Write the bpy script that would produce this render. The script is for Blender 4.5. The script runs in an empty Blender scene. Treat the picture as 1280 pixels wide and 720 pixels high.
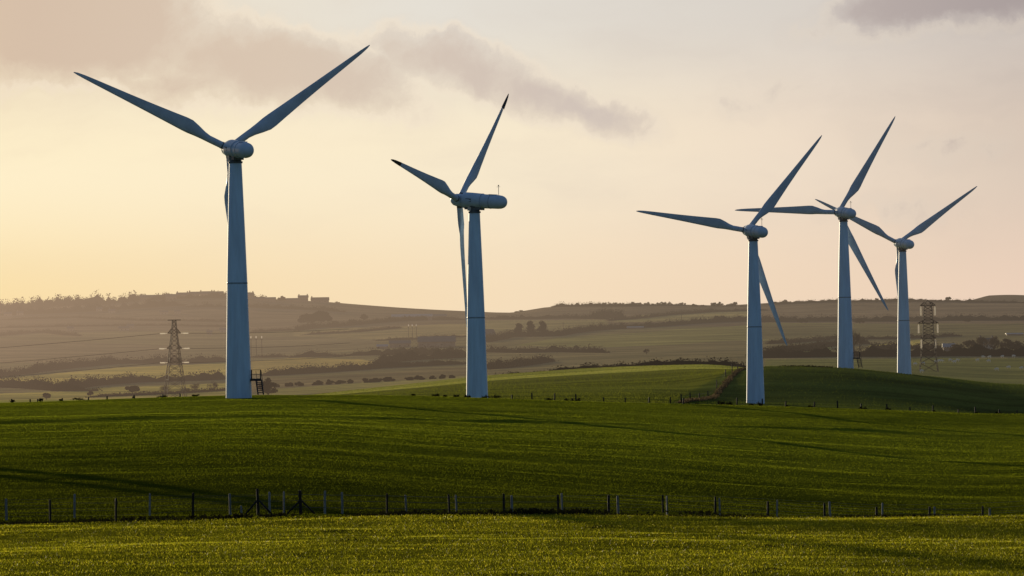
import bpy, bmesh, math, random
import numpy as np
from mathutils import Vector, Matrix

R = math.radians
random.seed(7)
rng = np.random.default_rng(11)
scene = bpy.context.scene
col = scene.collection

# ------------------------------------------------------------------ view set-up
F = 7111.0                 # focal length in photograph pixels (200 mm lens)
EZ = 10.0                  # eye height
ROLL = R(0.85)
CR, SR = math.cos(ROLL), math.sin(ROLL)
SUN_AZ, SUN_EL = R(19.0), R(6.1)      # sun: left of straight ahead, low


def unroll(x, y):
    dx, up = x - 640.0, 430.0 - y
    return 640.0 + dx * CR + up * SR, 430.0 - (-dx * SR + up * CR)


# ------------------------------------------------------------------ terrain
def pchip(xk, yk, x):
    """monotone cubic interpolation along axis 0 of yk"""
    xk = np.asarray(xk, float); yk = np.asarray(yk, float)
    h = np.diff(xk)
    sh = (-1,) + (1,) * (yk.ndim - 1)
    d = np.diff(yk, axis=0) / h.reshape(sh)
    m = np.zeros_like(yk)
    a, b = d[:-1], d[1:]
    w1 = (2 * h[1:] + h[:-1]).reshape(sh); w2 = (h[1:] + 2 * h[:-1]).reshape(sh)
    ok = (a * b) > 0
    with np.errstate(divide='ignore', invalid='ignore'):
        hm = (w1 + w2) / (w1 / a + w2 / b)
    m[1:-1] = np.where(ok, hm, 0)
    m[0], m[-1] = d[0], d[-1]
    x = np.clip(np.asarray(x, float), xk[0], xk[-1])
    i = np.clip(np.searchsorted(xk, x, side='right') - 1, 0, len(h) - 1)
    t = (x - xk[i]) / h[i]
    return i, t, m, h


def pchip_eval(xk, yk, x):
    i, t, m, h = pchip(xk, yk, x)
    yk = np.asarray(yk, float)
    sh = (-1,) + (1,) * (yk.ndim - 1)
    t = t.reshape(sh); hh = h[i].reshape(sh)
    return ((2*t**3 - 3*t**2 + 1) * yk[i] + (t**3 - 2*t**2 + t) * hh * m[i]
            + (-2*t**3 + 3*t**2) * yk[i+1] + (t**3 - t**2) * hh * m[i+1])


RIDGE = [(-300, 392), (0, 389), (40, 386), (100, 381), (150, 378), (190, 373), (240, 370), (300, 369), (340, 374),
         (400, 377), (450, 381), (520, 386), (580, 389), (640, 391), (665, 387), (690, 383.5), (740, 382), (800, 381),
         (860, 381), (900, 382), (960, 379), (1040, 376), (1120, 375), (1180, 376), (1230, 377), (1280, 377), (1600, 378)]
TAB = {
    190: [(0, 720), (1280, 720)],
    235: [(0, 678), (640, 674), (1280, 672)],
    268: [(0, 652), (300, 647.5), (640, 645), (1280, 643)],
    277: [(0, 653), (300, 649), (640, 649), (1280, 655)],
    300: [(0, 637), (300, 633), (640, 646), (1280, 656)],
    340: [(0, 604), (300, 597), (640, 618), (1280, 653)],
    450: [(0, 552), (300, 546), (640, 563), (1280, 596)],
    600: [(0, 522), (300, 516), (640, 527), (950, 540), (1280, 556)],
    690: [(0, 507), (300, 501), (640, 508), (950, 520), (1280, 535)],
    745: [(0, 503), (300, 494.5), (450, 494.5), (640, 499), (800, 503.5), (950, 508.5), (1100, 513), (1280, 518)],
    830: [(0, 515), (300, 510), (593, 518), (700, 516), (950, 515), (1280, 527)],
    900: [(0, 520), (300, 508), (500, 505), (640, 504), (850, 506), (950, 514), (1280, 527)],
    1011: [(0, 522), (300, 505), (500, 499), (640, 494), (800, 493), (850, 496), (950, 505), (1050, 506), (1180, 513), (1280, 523)],
    1110: [(0, 522), (300, 504), (500, 493), (640, 485), (800, 479), (850, 476), (900, 468), (955, 458.5), (1055, 460.5), (1125, 467), (1175, 472), (1280, 481)],
    1256: [(0, 522), (300, 503), (500, 488), (640, 476), (800, 467), (870, 463), (925, 462), (1000, 466), (1055, 470), (1128, 480), (1280, 491)],
    1400: [(0, 518), (300, 506), (360, 497), (480, 483.5), (640, 467), (800, 457.5), (880, 455.5), (925, 459), (1000, 467), (1280, 488)],
    1600: [(0, 505), (300, 500), (480, 490), (640, 475), (800, 467), (925, 466), (1000, 466), (1128, 470), (1280, 477)],
    2000: [(0, 478), (300, 474), (480, 468), (640, 462), (800, 454), (1000, 447), (1280, 447)],
    2600: [(0, 452), (300, 448), (640, 437), (900, 430), (1280, 427)],
    3200: [(0, 424), (300, 424), (640, 414), (900, 408), (1280, 405)],
    3800: [(0, 403), (300, 398), (480, 399), (640, 399), (900, 394), (1280, 389)],
    4300: RIDGE,
    4700: [(x, y + 14) for x, y in RIDGE],
    6500: [(0, 416), (1280, 416)],
    12000: [(0, 429), (1280, 429)],
}
DK = np.array(sorted(TAB))
UC = np.linspace(-320, 1600, 97)
ZK = np.zeros((len(DK), len(UC)))
for i_, d_ in enumerate(DK):
    uv = np.array([unroll(x, y) for x, y in TAB[int(d_)]])
    # extend flat (in v) past the frame
    xs = np.concatenate([[-2000], uv[:, 0], [3400]]); ys = np.concatenate([[uv[0, 1]], uv[:, 1], [uv[-1, 1]]])
    v = pchip_eval(xs, ys, UC)
    ZK[i_] = EZ - (v - 430.0) / F * d_
# near rows, under and behind the camera, no profile needed beyond a gentle rise
DK = np.concatenate([[-120, 0, 60, 125], DK])
ZK = np.vstack([np.full((1, len(UC)), 8.4), np.full((1, len(UC)), 8.2), np.full((1, len(UC)), 6.1), np.full((1, len(UC)), 3.7), ZK])
LYN = None
WAVES = []
_w = np.random.default_rng(3)
for lam, n_, am in ((46, 5, .045), (24, 7, .022), (12, 9, .009), (6, 12, .004)):
    for _ in range(n_):
        a_ = _w.normal(0, .8); l_ = lam * _w.uniform(.75, 1.35)
        WAVES.append((2*math.pi/l_*math.sin(a_), 2*math.pi/l_*math.cos(a_), am * _w.uniform(.6, 1.3), _w.uniform(0, 6.28), lam < 20))


def ground_z(X, D):
    X = np.atleast_1d(np.asarray(X, float)); D = np.atleast_1d(np.asarray(D, float))
    X, D = np.broadcast_arrays(X, D)
    shp = X.shape
    X = X.ravel(); D = D.ravel()
    U = np.clip(640 + X / np.maximum(D, 125.0) * F, UC[0], UC[-1])
    # local bilinear patch on D-interpolated columns
    i, t, m, h = pchip(DK, ZK, D)
    du = UC[1] - UC[0]
    j = np.clip(((U - UC[0]) / du).astype(int), 0, len(UC) - 2)
    s = (U - UC[0]) / du - j

    def ev(jj):
        hh = h[i]
        return ((2*t**3 - 3*t**2 + 1) * ZK[i, jj] + (t**3 - 2*t**2 + t) * hh * m[i, jj]
                + (-2*t**3 + 3*t**2) * ZK[i+1, jj] + (t**3 - t**2) * hh * m[i+1, jj])
    z = ev(j) * (1 - s) + ev(j + 1) * s
    # small undulations of the pasture
    near = np.clip((D - 150) / 60, 0, 1) * np.clip((1500 - D) / 500, 0, 1)
    und = np.zeros_like(z)
    for kx, ky, am, ph, sh_ in WAVES:
        und += am * np.sin(kx * X + ky * D + ph) * (np.clip((900 - D) / 150, 0, 1) if sh_ else 1)
    z = z + near * und * (1 - .55 * np.clip((D - 420) / 160, 0, 1))
    if LYN is not None:
        dl = np.interp(U, LYN[0], LYN[1])
        am = .17 + .07*np.sin(U*.013) + .05*np.sin(U*.041+1)
        z = z + am * (np.clip((D - dl) / 1.3, 0, 1) - np.clip((D - dl) / 60, 0, 1))
    far = np.clip((D - 1700) / 600, 0, 1) * np.clip((4100 - D) / 300, 0, 1)
    z = z + far * (.7 * np.sin(X * .017 + D * .004) * np.sin(D * .011 + X * .006))
    return z.reshape(shp)


def gz(X, D):
    return float(ground_z(X, D)[0])


def img_v(u, D):
    X = (u - 640) / F * D
    return 430 + (EZ - ground_z(X, D)) / D * F


_lu, _ld = [], []
for x_, y_ in [(-260, 535), (-120, 533), (0, 530), (150, 525), (300, 521.5), (470, 524), (640, 528), (770, 531), (900, 534), (1080, 539), (1280, 546), (1450, 551)]:
    u_, v_ = unroll(x_, y_)
    q_ = np.arange(440, 700, 1.0)
    _lu.append(u_); _ld.append(float(q_[np.argmin(np.abs(img_v(np.full_like(q_, u_), q_) - v_))]))
LYN = (np.array(_lu), np.array(_ld))


def locate(x, y, d0=1450, d1=4300):
    """the spot of ground seen at a photograph position, searched between two distances"""
    u, v = unroll(x, y)
    ds = np.linspace(d0, d1, 500)
    vs = img_v(np.full_like(ds, u), ds)
    vis = np.minimum.accumulate(vs)
    k = np.argmin(np.abs(vs - v) + (vs > vis + .5) * 3)
    D = float(ds[k]); X = (u - 640) / F * D
    return Vector((X, D, gz(X, D)))


def spot(x, D):
    """ground point at photograph column x and distance D"""
    u = x
    for _ in range(3):
        v = float(img_v(np.array([u]), np.array([D]))[0])
        # image x of (u, v): inverse of unroll
        xx = 640 + (u - 640) * CR - (430 - v) * SR
        u += x - xx
    X = (u - 640) / F * D
    return Vector((X, D, gz(X, D)))


def air(x, y, D):
    u, v = unroll(x, y)
    return Vector(((u - 640) / F * D, D, EZ - (v - 430) / F * D))


# ------------------------------------------------------------------ materials
def lin(c):
    return tuple(((v / 255) / 12.92 if v / 255 <= .04045 else ((v / 255 + .055) / 1.055) ** 2.4) for v in c)


class NT:
    def __init__(s, tree):
        s.t = tree; s.n = tree.nodes; s.l = tree.links

    def new(s, typ, **k):
        o = s.n.new(typ)
        for a, b in k.items(): setattr(o, a, b)
        return o

    def put(s, sock, v):
        if isinstance(v, bpy.types.NodeSocket): s.l.new(v, sock)
        elif isinstance(v, (tuple, list)) and sock.type == 'RGBA': sock.default_value = (*v[:3], 1)
        else: sock.default_value = v

    def m(s, op, a, b=0.0, c=None, clamp=False):
        o = s.new('ShaderNodeMath', operation=op, use_clamp=clamp)
        s.put(o.inputs[0], a); s.put(o.inputs[1], b)
        if c is not None: s.put(o.inputs[2], c)
        return o.outputs[0]

    def vm(s, op, a, b=(0, 0, 0), out=0, scale=None):
        o = s.new('ShaderNodeVectorMath', operation=op)
        s.put(o.inputs[0], a); s.put(o.inputs[1], b)
        if scale is not None: s.put(o.inputs['Scale'], scale)
        return o.outputs[out]

    def mix(s, f, a, b, blend='MIX'):
        o = s.new('ShaderNodeMix', data_type='RGBA', blend_type=blend)
        s.put(o.inputs[0], f); s.put(o.inputs[6], a); s.put(o.inputs[7], b)
        return o.outputs[2]

    def rng(s, v, a, b, c=0.0, d=1.0, smooth=True):
        o = s.new('ShaderNodeMapRange', interpolation_type='SMOOTHSTEP' if smooth else 'LINEAR')
        s.put(o.inputs[0], v)
        for i, x in enumerate((a, b, c, d)): s.put(o.inputs[i + 1], x)
        return o.outputs[0]

    def noise(s, vec, scale, detail=3.0, rough=.5, out=0):
        o = s.new('ShaderNodeTexNoise')
        s.put(o.inputs['Vector'], vec); s.put(o.inputs['Scale'], scale)
        s.put(o.inputs['Detail'], detail); s.put(o.inputs['Roughness'], rough)
        return o.outputs[out]

    def ramp(s, v, pts):
        o = s.new('ShaderNodeValToRGB'); e = o.color_ramp.elements
        while len(e) < len(pts): e.new(.5)
        for q, (p, c) in zip(e, pts):
            q.position = p; q.color = (*c, 1)
        s.put(o.inputs[0], v)
        return o.outputs[0]


def haze_group():
    g = bpy.data.node_groups.new('air_haze', 'ShaderNodeTree')
    g.interface.new_socket('Shader', in_out='INPUT', socket_type='NodeSocketShader')
    g.interface.new_socket('Shader', in_out='OUTPUT', socket_type='NodeSocketShader')
    t = NT(g)
    gi = t.new('NodeGroupInput'); go = t.new('NodeGroupOutput')
    pos = t.new('ShaderNodeNewGeometry').outputs['Position']
    sep = t.new('ShaderNodeSeparateXYZ'); t.l.new(pos, sep.inputs[0])
    # depth of air along the valley, counted from the nearest turbines on
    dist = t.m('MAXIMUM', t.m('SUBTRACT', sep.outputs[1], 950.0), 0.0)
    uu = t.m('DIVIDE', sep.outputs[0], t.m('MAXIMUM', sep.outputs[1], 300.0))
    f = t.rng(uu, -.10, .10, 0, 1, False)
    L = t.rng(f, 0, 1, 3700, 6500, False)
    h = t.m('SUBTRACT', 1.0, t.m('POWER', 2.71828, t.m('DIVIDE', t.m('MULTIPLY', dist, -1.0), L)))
    em = t.new('ShaderNodeEmission')  # painted haze: emission mixed into each surface with distance
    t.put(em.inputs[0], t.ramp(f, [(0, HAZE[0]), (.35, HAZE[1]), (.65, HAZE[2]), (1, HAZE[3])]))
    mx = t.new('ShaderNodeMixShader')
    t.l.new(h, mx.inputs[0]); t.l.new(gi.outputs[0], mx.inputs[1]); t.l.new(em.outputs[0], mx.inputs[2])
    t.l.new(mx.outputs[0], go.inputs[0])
    return g


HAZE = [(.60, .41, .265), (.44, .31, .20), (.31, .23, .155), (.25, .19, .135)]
HG = haze_group()


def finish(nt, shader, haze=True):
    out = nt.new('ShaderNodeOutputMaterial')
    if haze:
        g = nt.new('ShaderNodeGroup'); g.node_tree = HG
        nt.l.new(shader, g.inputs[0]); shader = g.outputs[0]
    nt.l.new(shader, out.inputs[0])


def newmat(name):
    m = bpy.data.materials.new(name); m.use_nodes = True; m.node_tree.nodes.clear()
    try: m.cycles.emission_sampling = 'NONE'
    except Exception: pass
    return m, NT(m.node_tree)


def pbr(name, base, rough=.6, var=.25, scale=3.0, spec=.4, metal=0.0, bump=0.0, streak=False):
    m, t = newmat(name)
    tc = t.new('ShaderNodeTexCoord').outputs['Object']
    vec = tc
    if streak:
        mp = t.new('ShaderNodeMapping'); mp.inputs['Scale'].default_value = (1, 1, .12); t.l.new(tc, mp.inputs[0]); vec = mp.outputs[0]
    n = t.noise(vec, scale, 5.0, .6)
    c = t.mix(t.rng(n, .3, .75), tuple(v * (1 - var) for v in base), tuple(min(1, v * (1 + var * .6)) for v in base))
    b = t.new('ShaderNodeBsdfPrincipled')
    t.put(b.inputs['Base Color'], c)
    t.put(b.inputs['Roughness'], t.rng(n, .2, .8, rough * .85, min(1, rough * 1.15)))
    b.inputs['Metallic'].default_value = metal
    b.inputs['Specular IOR Level'].default_value = spec
    if bump:
        bp = t.new('ShaderNodeBump'); bp.inputs['Strength'].default_value = bump; bp.inputs['Distance'].default_value = .02
        t.l.new(n, bp.inputs['Height']); t.l.new(bp.outputs[0], b.inputs['Normal'])
    finish(t, b.outputs[0])
    return m


def leafmat(name, base, var=.4, trans=.35, rough=.8, spec=.0, scale=.6, rand=True):
    m, t = newmat(name)
    geo = t.new('ShaderNodeNewGeometry')
    n = t.noise(geo.outputs['Position'], scale, 4.0, .6)
    f = t.rng(n, .3, .7)
    if rand:
        f = t.m('MULTIPLY_ADD', geo.outputs['Random Per Island'], .5, t.m('MULTIPLY', f, .6), clamp=True)
    c = t.mix(f, tuple(v * (1 - var) for v in base), tuple(v * (1 + var) for v in base))
    b = t.new('ShaderNodeBsdfPrincipled')
    t.put(b.inputs['Base Color'], c); b.inputs['Roughness'].default_value = rough
    b.inputs['Specular IOR Level'].default_value = spec
    tr = t.new('ShaderNodeBsdfTranslucent'); t.put(tr.inputs[0], c)
    mx = t.new('ShaderNodeMixShader'); mx.inputs[0].default_value = trans
    t.l.new(b.outputs[0], mx.inputs[1]); t.l.new(tr.outputs[0], mx.inputs[2])
    finish(t, mx.outputs[0])
    return m


def groundmat(name, tilt=.6, near=False):
    """pasture: colour from the field attribute, broken by noise; sward-like scattered normals"""
    m, t = newmat(name)
    geo = t.new('ShaderNodeNewGeometry'); pos = geo.outputs['Position']
    at = t.new('ShaderNodeAttribute', attribute_name='field'); c = at.outputs['Color']
    big = t.noise(pos, .03 if near else .012, 4.0, .6)
    mp = t.new('ShaderNodeMapping'); mp.inputs['Scale'].default_value = (.25, 1.0, 1.0); t.l.new(pos, mp.inputs[0])
    fine = t.noise(mp.outputs[0], .9 if near else .09, 6.0, .7)
    c = t.mix(1.0, c, t.mix(t.rng(big, .3, .7), (.72, .74, .74), (1.25, 1.2, 1.1)), 'MULTIPLY')
    c = t.mix(1.0, c, t.mix(t.rng(fine, .3, .7), (.6, .62, .6), (1.35, 1.3, 1.25)), 'MULTIPLY')
    wn = t.new('ShaderNodeTexWhiteNoise', noise_dimensions='3D'); t.l.new(pos, wn.inputs['Vector'])
    off = t.vm('SUBTRACT', wn.outputs['Color'], (.5, .5, .5))
    nrm = t.vm('NORMALIZE', t.vm('ADD', geo.outputs['Normal'], t.vm('SCALE', off, scale=tilt * 2)))
    b = t.new('ShaderNodeBsdfDiffuse'); t.l.new(c, b.inputs[0]); t.l.new(nrm, b.inputs['Normal'])
    finish(t, b.outputs[0])
    return m


M = {}
M['tower'] = pbr('tower_paint', (.50, .70, .93), .40, .15, 1.1, .5, streak=True)
M['nacelle'] = pbr('nacelle_paint', (.44, .57, .73), .35, .10, .8, .5)
M['blade'] = pbr('blade_gelcoat', (.47, .57, .70), .45, .14, .5, .3)
M['tip'] = pbr('dark_brake_tip', (.03, .025, .025), .5, .2, 2)
M['flange'] = pbr('grey_flange', (.11, .12, .13), .55, .2, 2)
M['joint'] = pbr('joint_steel', (.25, .33, .42), .5, .2, 2)
M['lit_box'] = pbr('sunlit_housing', (.55, .5, .45), .4, .1, 2)  # sunlit box: the sun's warm brightness is put into its paint
M['steel'] = pbr('galvanised_steel', (.022, .02, .021), .75, .3, .7, .1)
m_, t_ = newmat('glass_insulator')
a_ = t_.new('ShaderNodeBsdfTransparent'); b_ = t_.new('ShaderNodeBsdfTranslucent'); c_ = t_.new('ShaderNodeBsdfGlossy')
nz_ = t_.noise(t_.new('ShaderNodeTexCoord').outputs['Object'], 3.0)
t_.put(b_.inputs[0], t_.mix(nz_, (.95, .9, .8), (.8, .78, .72))); c_.inputs['Roughness'].default_value = .35
x_ = t_.new('ShaderNodeMixShader'); x_.inputs[0].default_value = .72
y_ = t_.new('ShaderNodeMixShader'); y_.inputs[0].default_value = .25
t_.l.new(a_.outputs[0], x_.inputs[1]); t_.l.new(b_.outputs[0], x_.inputs[2])
t_.l.new(x_.outputs[0], y_.inputs[1]); t_.l.new(c_.outputs[0], y_.inputs[2])
finish(t_, y_.outputs[0]); M['insul'] = m_
M['stair'] = pbr('dark_stair_steel', (.035, .03, .03), .6, .3, 3)
M['postdark'] = pbr('weathered_dark_post', (.028, .024, .02), .85, .4, 6, .2, bump=.5, streak=True)
M['postpale'] = pbr('pale_weathered_post', (.21, .215, .21), .8, .35, 6, .2, bump=.5, streak=True)
M['wire'] = pbr('fence_wire', (.05, .05, .05), .5, .2, 2, .5, .6)
M['bark'] = pbr('bark', (.035, .027, .02), .9, .4, 2, .2)
M['wood_pole'] = pbr('wood_pole', (.06, .045, .035), .85, .3, 2, .2)
M['wall'] = pbr('rendered_wall', (.26, .21, .18), .85, .25, .4, .2)
M['white_wall'] = pbr('white_rendered_wall', (.34, .31, .28), .85, .2, .4, .2)
M['slate'] = pbr('slate_roof', (.14, .115, .105), .6, .3, .6, .4)
M['pale_roof'] = pbr('pale_sheet_roof', (.32, .30, .30), .45, .2, .3, .5)
M['pane'] = pbr('window_glass', (.03, .035, .045), .15, .2, 1, .6)
M['wool'] = pbr('wool', (.8, .76, .66), .95, .2, 8, .1)
M['hedge'] = leafmat('hedge_leaf', (.024, .018, .010), .4, .15, scale=.12)
M['hedge_dark'] = leafmat('dark_hedge_leaf', (.022, .019, .010), .5, .18, scale=.12)
M['tree'] = leafmat('tree_leaf', (.028, .021, .012), .4, .16, scale=.25)
M['pine'] = leafmat('pine_leaf', (.009, .007, .005), .4, .05, scale=.25)
M['bank'] = leafmat('bank_bracken', (.13, .095, .05), .4, .3, scale=.5)
M['hazy'] = leafmat('hazy_tree_leaf', (.085, .065, .04), .4, .3, scale=.25)  # leaf colour lightened to paint haze over the wood
M['scrub'] = leafmat('scrub_leaf', (.020, .020, .008), .6, .2, scale=.8)
M['far_ground'] = groundmat('far_pasture', .75)
M['mid_ground'] = groundmat('mid_pasture', .55)
M['near_ground'] = groundmat('near_soil', .8, True)


def grassmat(name, lo, hi, trans, spec, rough, slope_shade=False):
    m, t = newmat(name)
    geo = t.new('ShaderNodeNewGeometry'); pos = geo.outputs['Position']
    mp = t.new('ShaderNodeMapping'); mp.inputs['Scale'].default_value = (.4, 1.0, 0.0); t.l.new(pos, mp.inputs[0])
    n1 = t.noise(mp.outputs[0], .22, 5.0, .65)
    n2 = t.noise(pos, .06, 4.0, .6)
    f = t.m('ADD', t.m('MULTIPLY', t.rng(n1, .32, .68), .55), t.m('MULTIPLY', t.rng(n2, .32, .68), .42))
    f = t.m('MULTIPLY_ADD', geo.outputs['Random Per Island'], .35, t.m('SUBTRACT', f, .1), clamp=True)
    c = t.mix(f, lo, hi)
    if slope_shade:      # shade of the lower slope, painted into the sward colour
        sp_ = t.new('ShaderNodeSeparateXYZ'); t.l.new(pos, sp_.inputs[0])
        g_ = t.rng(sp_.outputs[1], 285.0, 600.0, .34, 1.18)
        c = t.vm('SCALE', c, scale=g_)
    b = t.new('ShaderNodeBsdfPrincipled'); t.put(b.inputs['Base Color'], c)
    b.inputs['Roughness'].default_value = rough; b.inputs['Specular IOR Level'].default_value = spec
    b.inputs['Specular Tint'].default_value = (1, .8, .35, 1)
    tr = t.new('ShaderNodeBsdfTranslucent'); t.put(tr.inputs[0], c)
    mx = t.new('ShaderNodeMixShader'); mx.inputs[0].default_value = trans
    t.l.new(b.outputs[0], mx.inputs[1]); t.l.new(tr.outputs[0], mx.inputs[2])
    finish(t, mx.outputs[0], False)
    return m


M['grass_near'] = grassmat('dewy_grass', (.135, .150, .005), (.47, .475, .014), .60, .15, .5)
M['grass_glint'] = grassmat('glint_grass', (.40, .38, .02), (.80, .68, .05), .6, .25, .45)  # sun glints painted as bright yellow blade colour
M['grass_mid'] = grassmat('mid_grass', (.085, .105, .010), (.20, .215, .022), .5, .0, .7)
M['grass_knoll'] = grassmat('shaded_knoll_grass', (.035, .052, .007), (.10, .125, .018), .5, .0, .7)  # mid grass darkened, the knoll's shade is painted in
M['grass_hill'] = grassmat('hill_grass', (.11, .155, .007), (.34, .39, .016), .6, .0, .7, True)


# ------------------------------------------------------------------ mesh helpers
def link(name, me, mat, parent=None, smooth=False):
    if smooth:
        me.polygons.foreach_set('use_smooth', [True] * len(me.polygons))
    if mat: me.materials.append(mat)
    o = bpy.data.objects.new(name, me); col.objects.link(o)
    if parent: o.parent = parent
    return o


def tag(o, label=None, cat=None, group=None, kind=None):
    if label: o['label'] = label
    if cat: o['category'] = cat
    if group: o['group'] = group
    if kind: o['kind'] = kind
    return o


def empty(name, loc, label, cat, group=None, rz=0):
    o = bpy.data.objects.new(name, None); col.objects.link(o)
    o.location = loc; o.rotation_euler = (0, 0, rz); o.empty_display_size = .5
    return tag(o, label, cat, group)


class MB:
    def __init__(s): s.v = []; s.f = []

    def box(s, c, sz, mat=None):
        n = len(s.v)
        x, y, z = (q / 2 for q in sz)
        for dx, dy, dz in ((-1,-1,-1),(1,-1,-1),(1,1,-1),(-1,1,-1),(-1,-1,1),(1,-1,1),(1,1,1),(-1,1,1)):
            p = Vector((dx*x, dy*y, dz*z))
            if mat: p = mat @ p
            s.v.append(tuple(Vector(c) + p))
        for f in ((0,3,2,1),(4,5,6,7),(0,1,5,4),(1,2,6,5),(2,3,7,6),(3,0,4,7)):
            s.f.append(tuple(n + i for i in f))
        return s

    def tube(s, pts, rad, seg=6, cap=True):
        pts = [Vector(p) for p in pts]
        if not hasattr(rad, '__len__'): rad = [rad] * len(pts)
        n0 = len(s.v)
        for i, p in enumerate(pts):
            d = (pts[min(i+1, len(pts)-1)] - pts[max(i-1, 0)]).normalized()
            a = d.cross(Vector((0, 0, 1)))
            if a.length < 1e-3: a = d.cross(Vector((0, 1, 0)))
            a.normalize(); b = d.cross(a)
            for k in range(seg):
                t = 2*math.pi*k/seg
                s.v.append(tuple(p + (a*math.cos(t) + b*math.sin(t)) * rad[i]))
        for i in range(len(pts)-1):
            for k in range(seg):
                a0 = n0+i*seg+k; b0 = n0+i*seg+(k+1) % seg
                s.f.append((a0, b0, b0+seg, a0+seg))
        if cap:
            s.f.append(tuple(n0+k for k in range(seg))[::-1])
            e = n0+(len(pts)-1)*seg
            s.f.append(tuple(e+k for k in range(seg)))
        return s

    def lathe(s, prof, seg=40, mat=None):
        """prof: list of (radius, z)"""
        n0 = len(s.v)
        for r, z in prof:
            for k in range(seg):
                t = 2*math.pi*k/seg
                p = Vector((r*math.cos(t), r*math.sin(t), z))
                if mat: p = mat @ p
                s.v.append(tuple(p))
        for i in range(len(prof)-1):
            for k in range(seg):
                a = n0+i*seg+k; b = n0+i*seg+(k+1) % seg
                s.f.append((a, b, b+seg, a+seg))
        s.f.append(tuple(n0+k for k in range(seg))[::-1])
        e = n0+(len(prof)-1)*seg
        s.f.append(tuple(e+k for k in range(seg)))
        return s

    def build(s, name, mat, parent=None, smooth=False):
        me = bpy.data.meshes.new(name); me.from_pydata(s.v, [], s.f); me.update()
        bm = bmesh.new(); bm.from_mesh(me); bmesh.ops.recalc_face_normals(bm, faces=bm.faces)
        if smooth:
            for e in bm.edges:
                if len(e.link_faces) == 2 and e.calc_face_angle() > R(40): e.smooth = False
        bm.to_mesh(me); bm.free()
        return link(name, me, mat, parent, smooth)


def np_mesh(name, V, Fq, mat, parent=None):
    """V (n,3), Fq (m,k) faces with k corners"""
    me = bpy.data.meshes.new(name)
    m, k = Fq.shape
    me.vertices.add(len(V)); me.vertices.foreach_set('co', V.astype(np.float32).ravel())
    me.loops.add(m*k); me.loops.foreach_set('vertex_index', Fq.astype(np.int32).ravel())
    me.polygons.add(m); me.polygons.foreach_set('loop_start', np.arange(0, m*k, k, dtype=np.int32))
    me.update(calc_edges=True); me.validate()
    return link(name, me, mat, parent)


def leaf_quads(P, size, flat=0.0):
    """one ragged leaf-clump quad per point"""
    n = len(P)
    a = rng.normal(size=(n, 3)); a /= np.linalg.norm(a, axis=1)[:, None]
    b = rng.normal(size=(n, 3)); b -= (b*a).sum(1)[:, None]*a; b /= np.linalg.norm(b, axis=1)[:, None]
    s = (size * rng.uniform(.55, 1.3, n))[:, None]
    w = rng.uniform(.45, .9, n)[:, None]
    V = np.stack([P - a*s*.5, P + b*s*w*.5, P + a*s*.55, P - b*s*w*.5], 1).reshape(-1, 3)
    Fq = np.arange(4*n).reshape(n, 4)
    return V, Fq


def clump_pts(c, r, n):
    d = rng.normal(size=(n, 3)); d /= np.linalg.norm(d, axis=1)[:, None]
    return np.array(c) + d * (rng.uniform(0, 1, n) ** .45)[:, None] * np.array(r)


def blades(P, h, w, lean=.35):
    n = len(P)
    yaw = rng.uniform(0, 2*math.pi, n)
    hh = h * rng.uniform(.55, 1.35, n); ww = w * rng.uniform(.6, 1.3, n)
    dx, dy = np.cos(yaw)*ww*.5, np.sin(yaw)*ww*.5
    ly = rng.uniform(0, 2*math.pi, n); ll = hh*lean*rng.uniform(0, 1.3, n)
    base = P - np.array([0, 0, .02])
    z = np.zeros(n)
    A = base + np.stack([dx, dy, z], 1); B = base - np.stack([dx, dy, z], 1)
    T = P + np.stack([np.cos(ly)*ll, np.sin(ly)*ll, hh], 1)
    V = np.stack([A, B, T], 1).reshape(-1, 3)
    return V, np.arange(3*n).reshape(n, 3)


# ------------------------------------------------------------------ the ground
def inpoly(x, y, poly):
    r = np.zeros(x.shape, bool)
    n = len(poly)
    for i in range(n):
        x0, y0 = poly[i]; x1, y1 = poly[(i+1) % n]
        c = ((y0 > y) != (y1 > y))
        with np.errstate(divide='ignore', invalid='ignore'):
            xi = (x1-x0)*(y-y0)/(y1-y0)+x0
        r ^= c & (x < xi)
    return r


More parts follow.
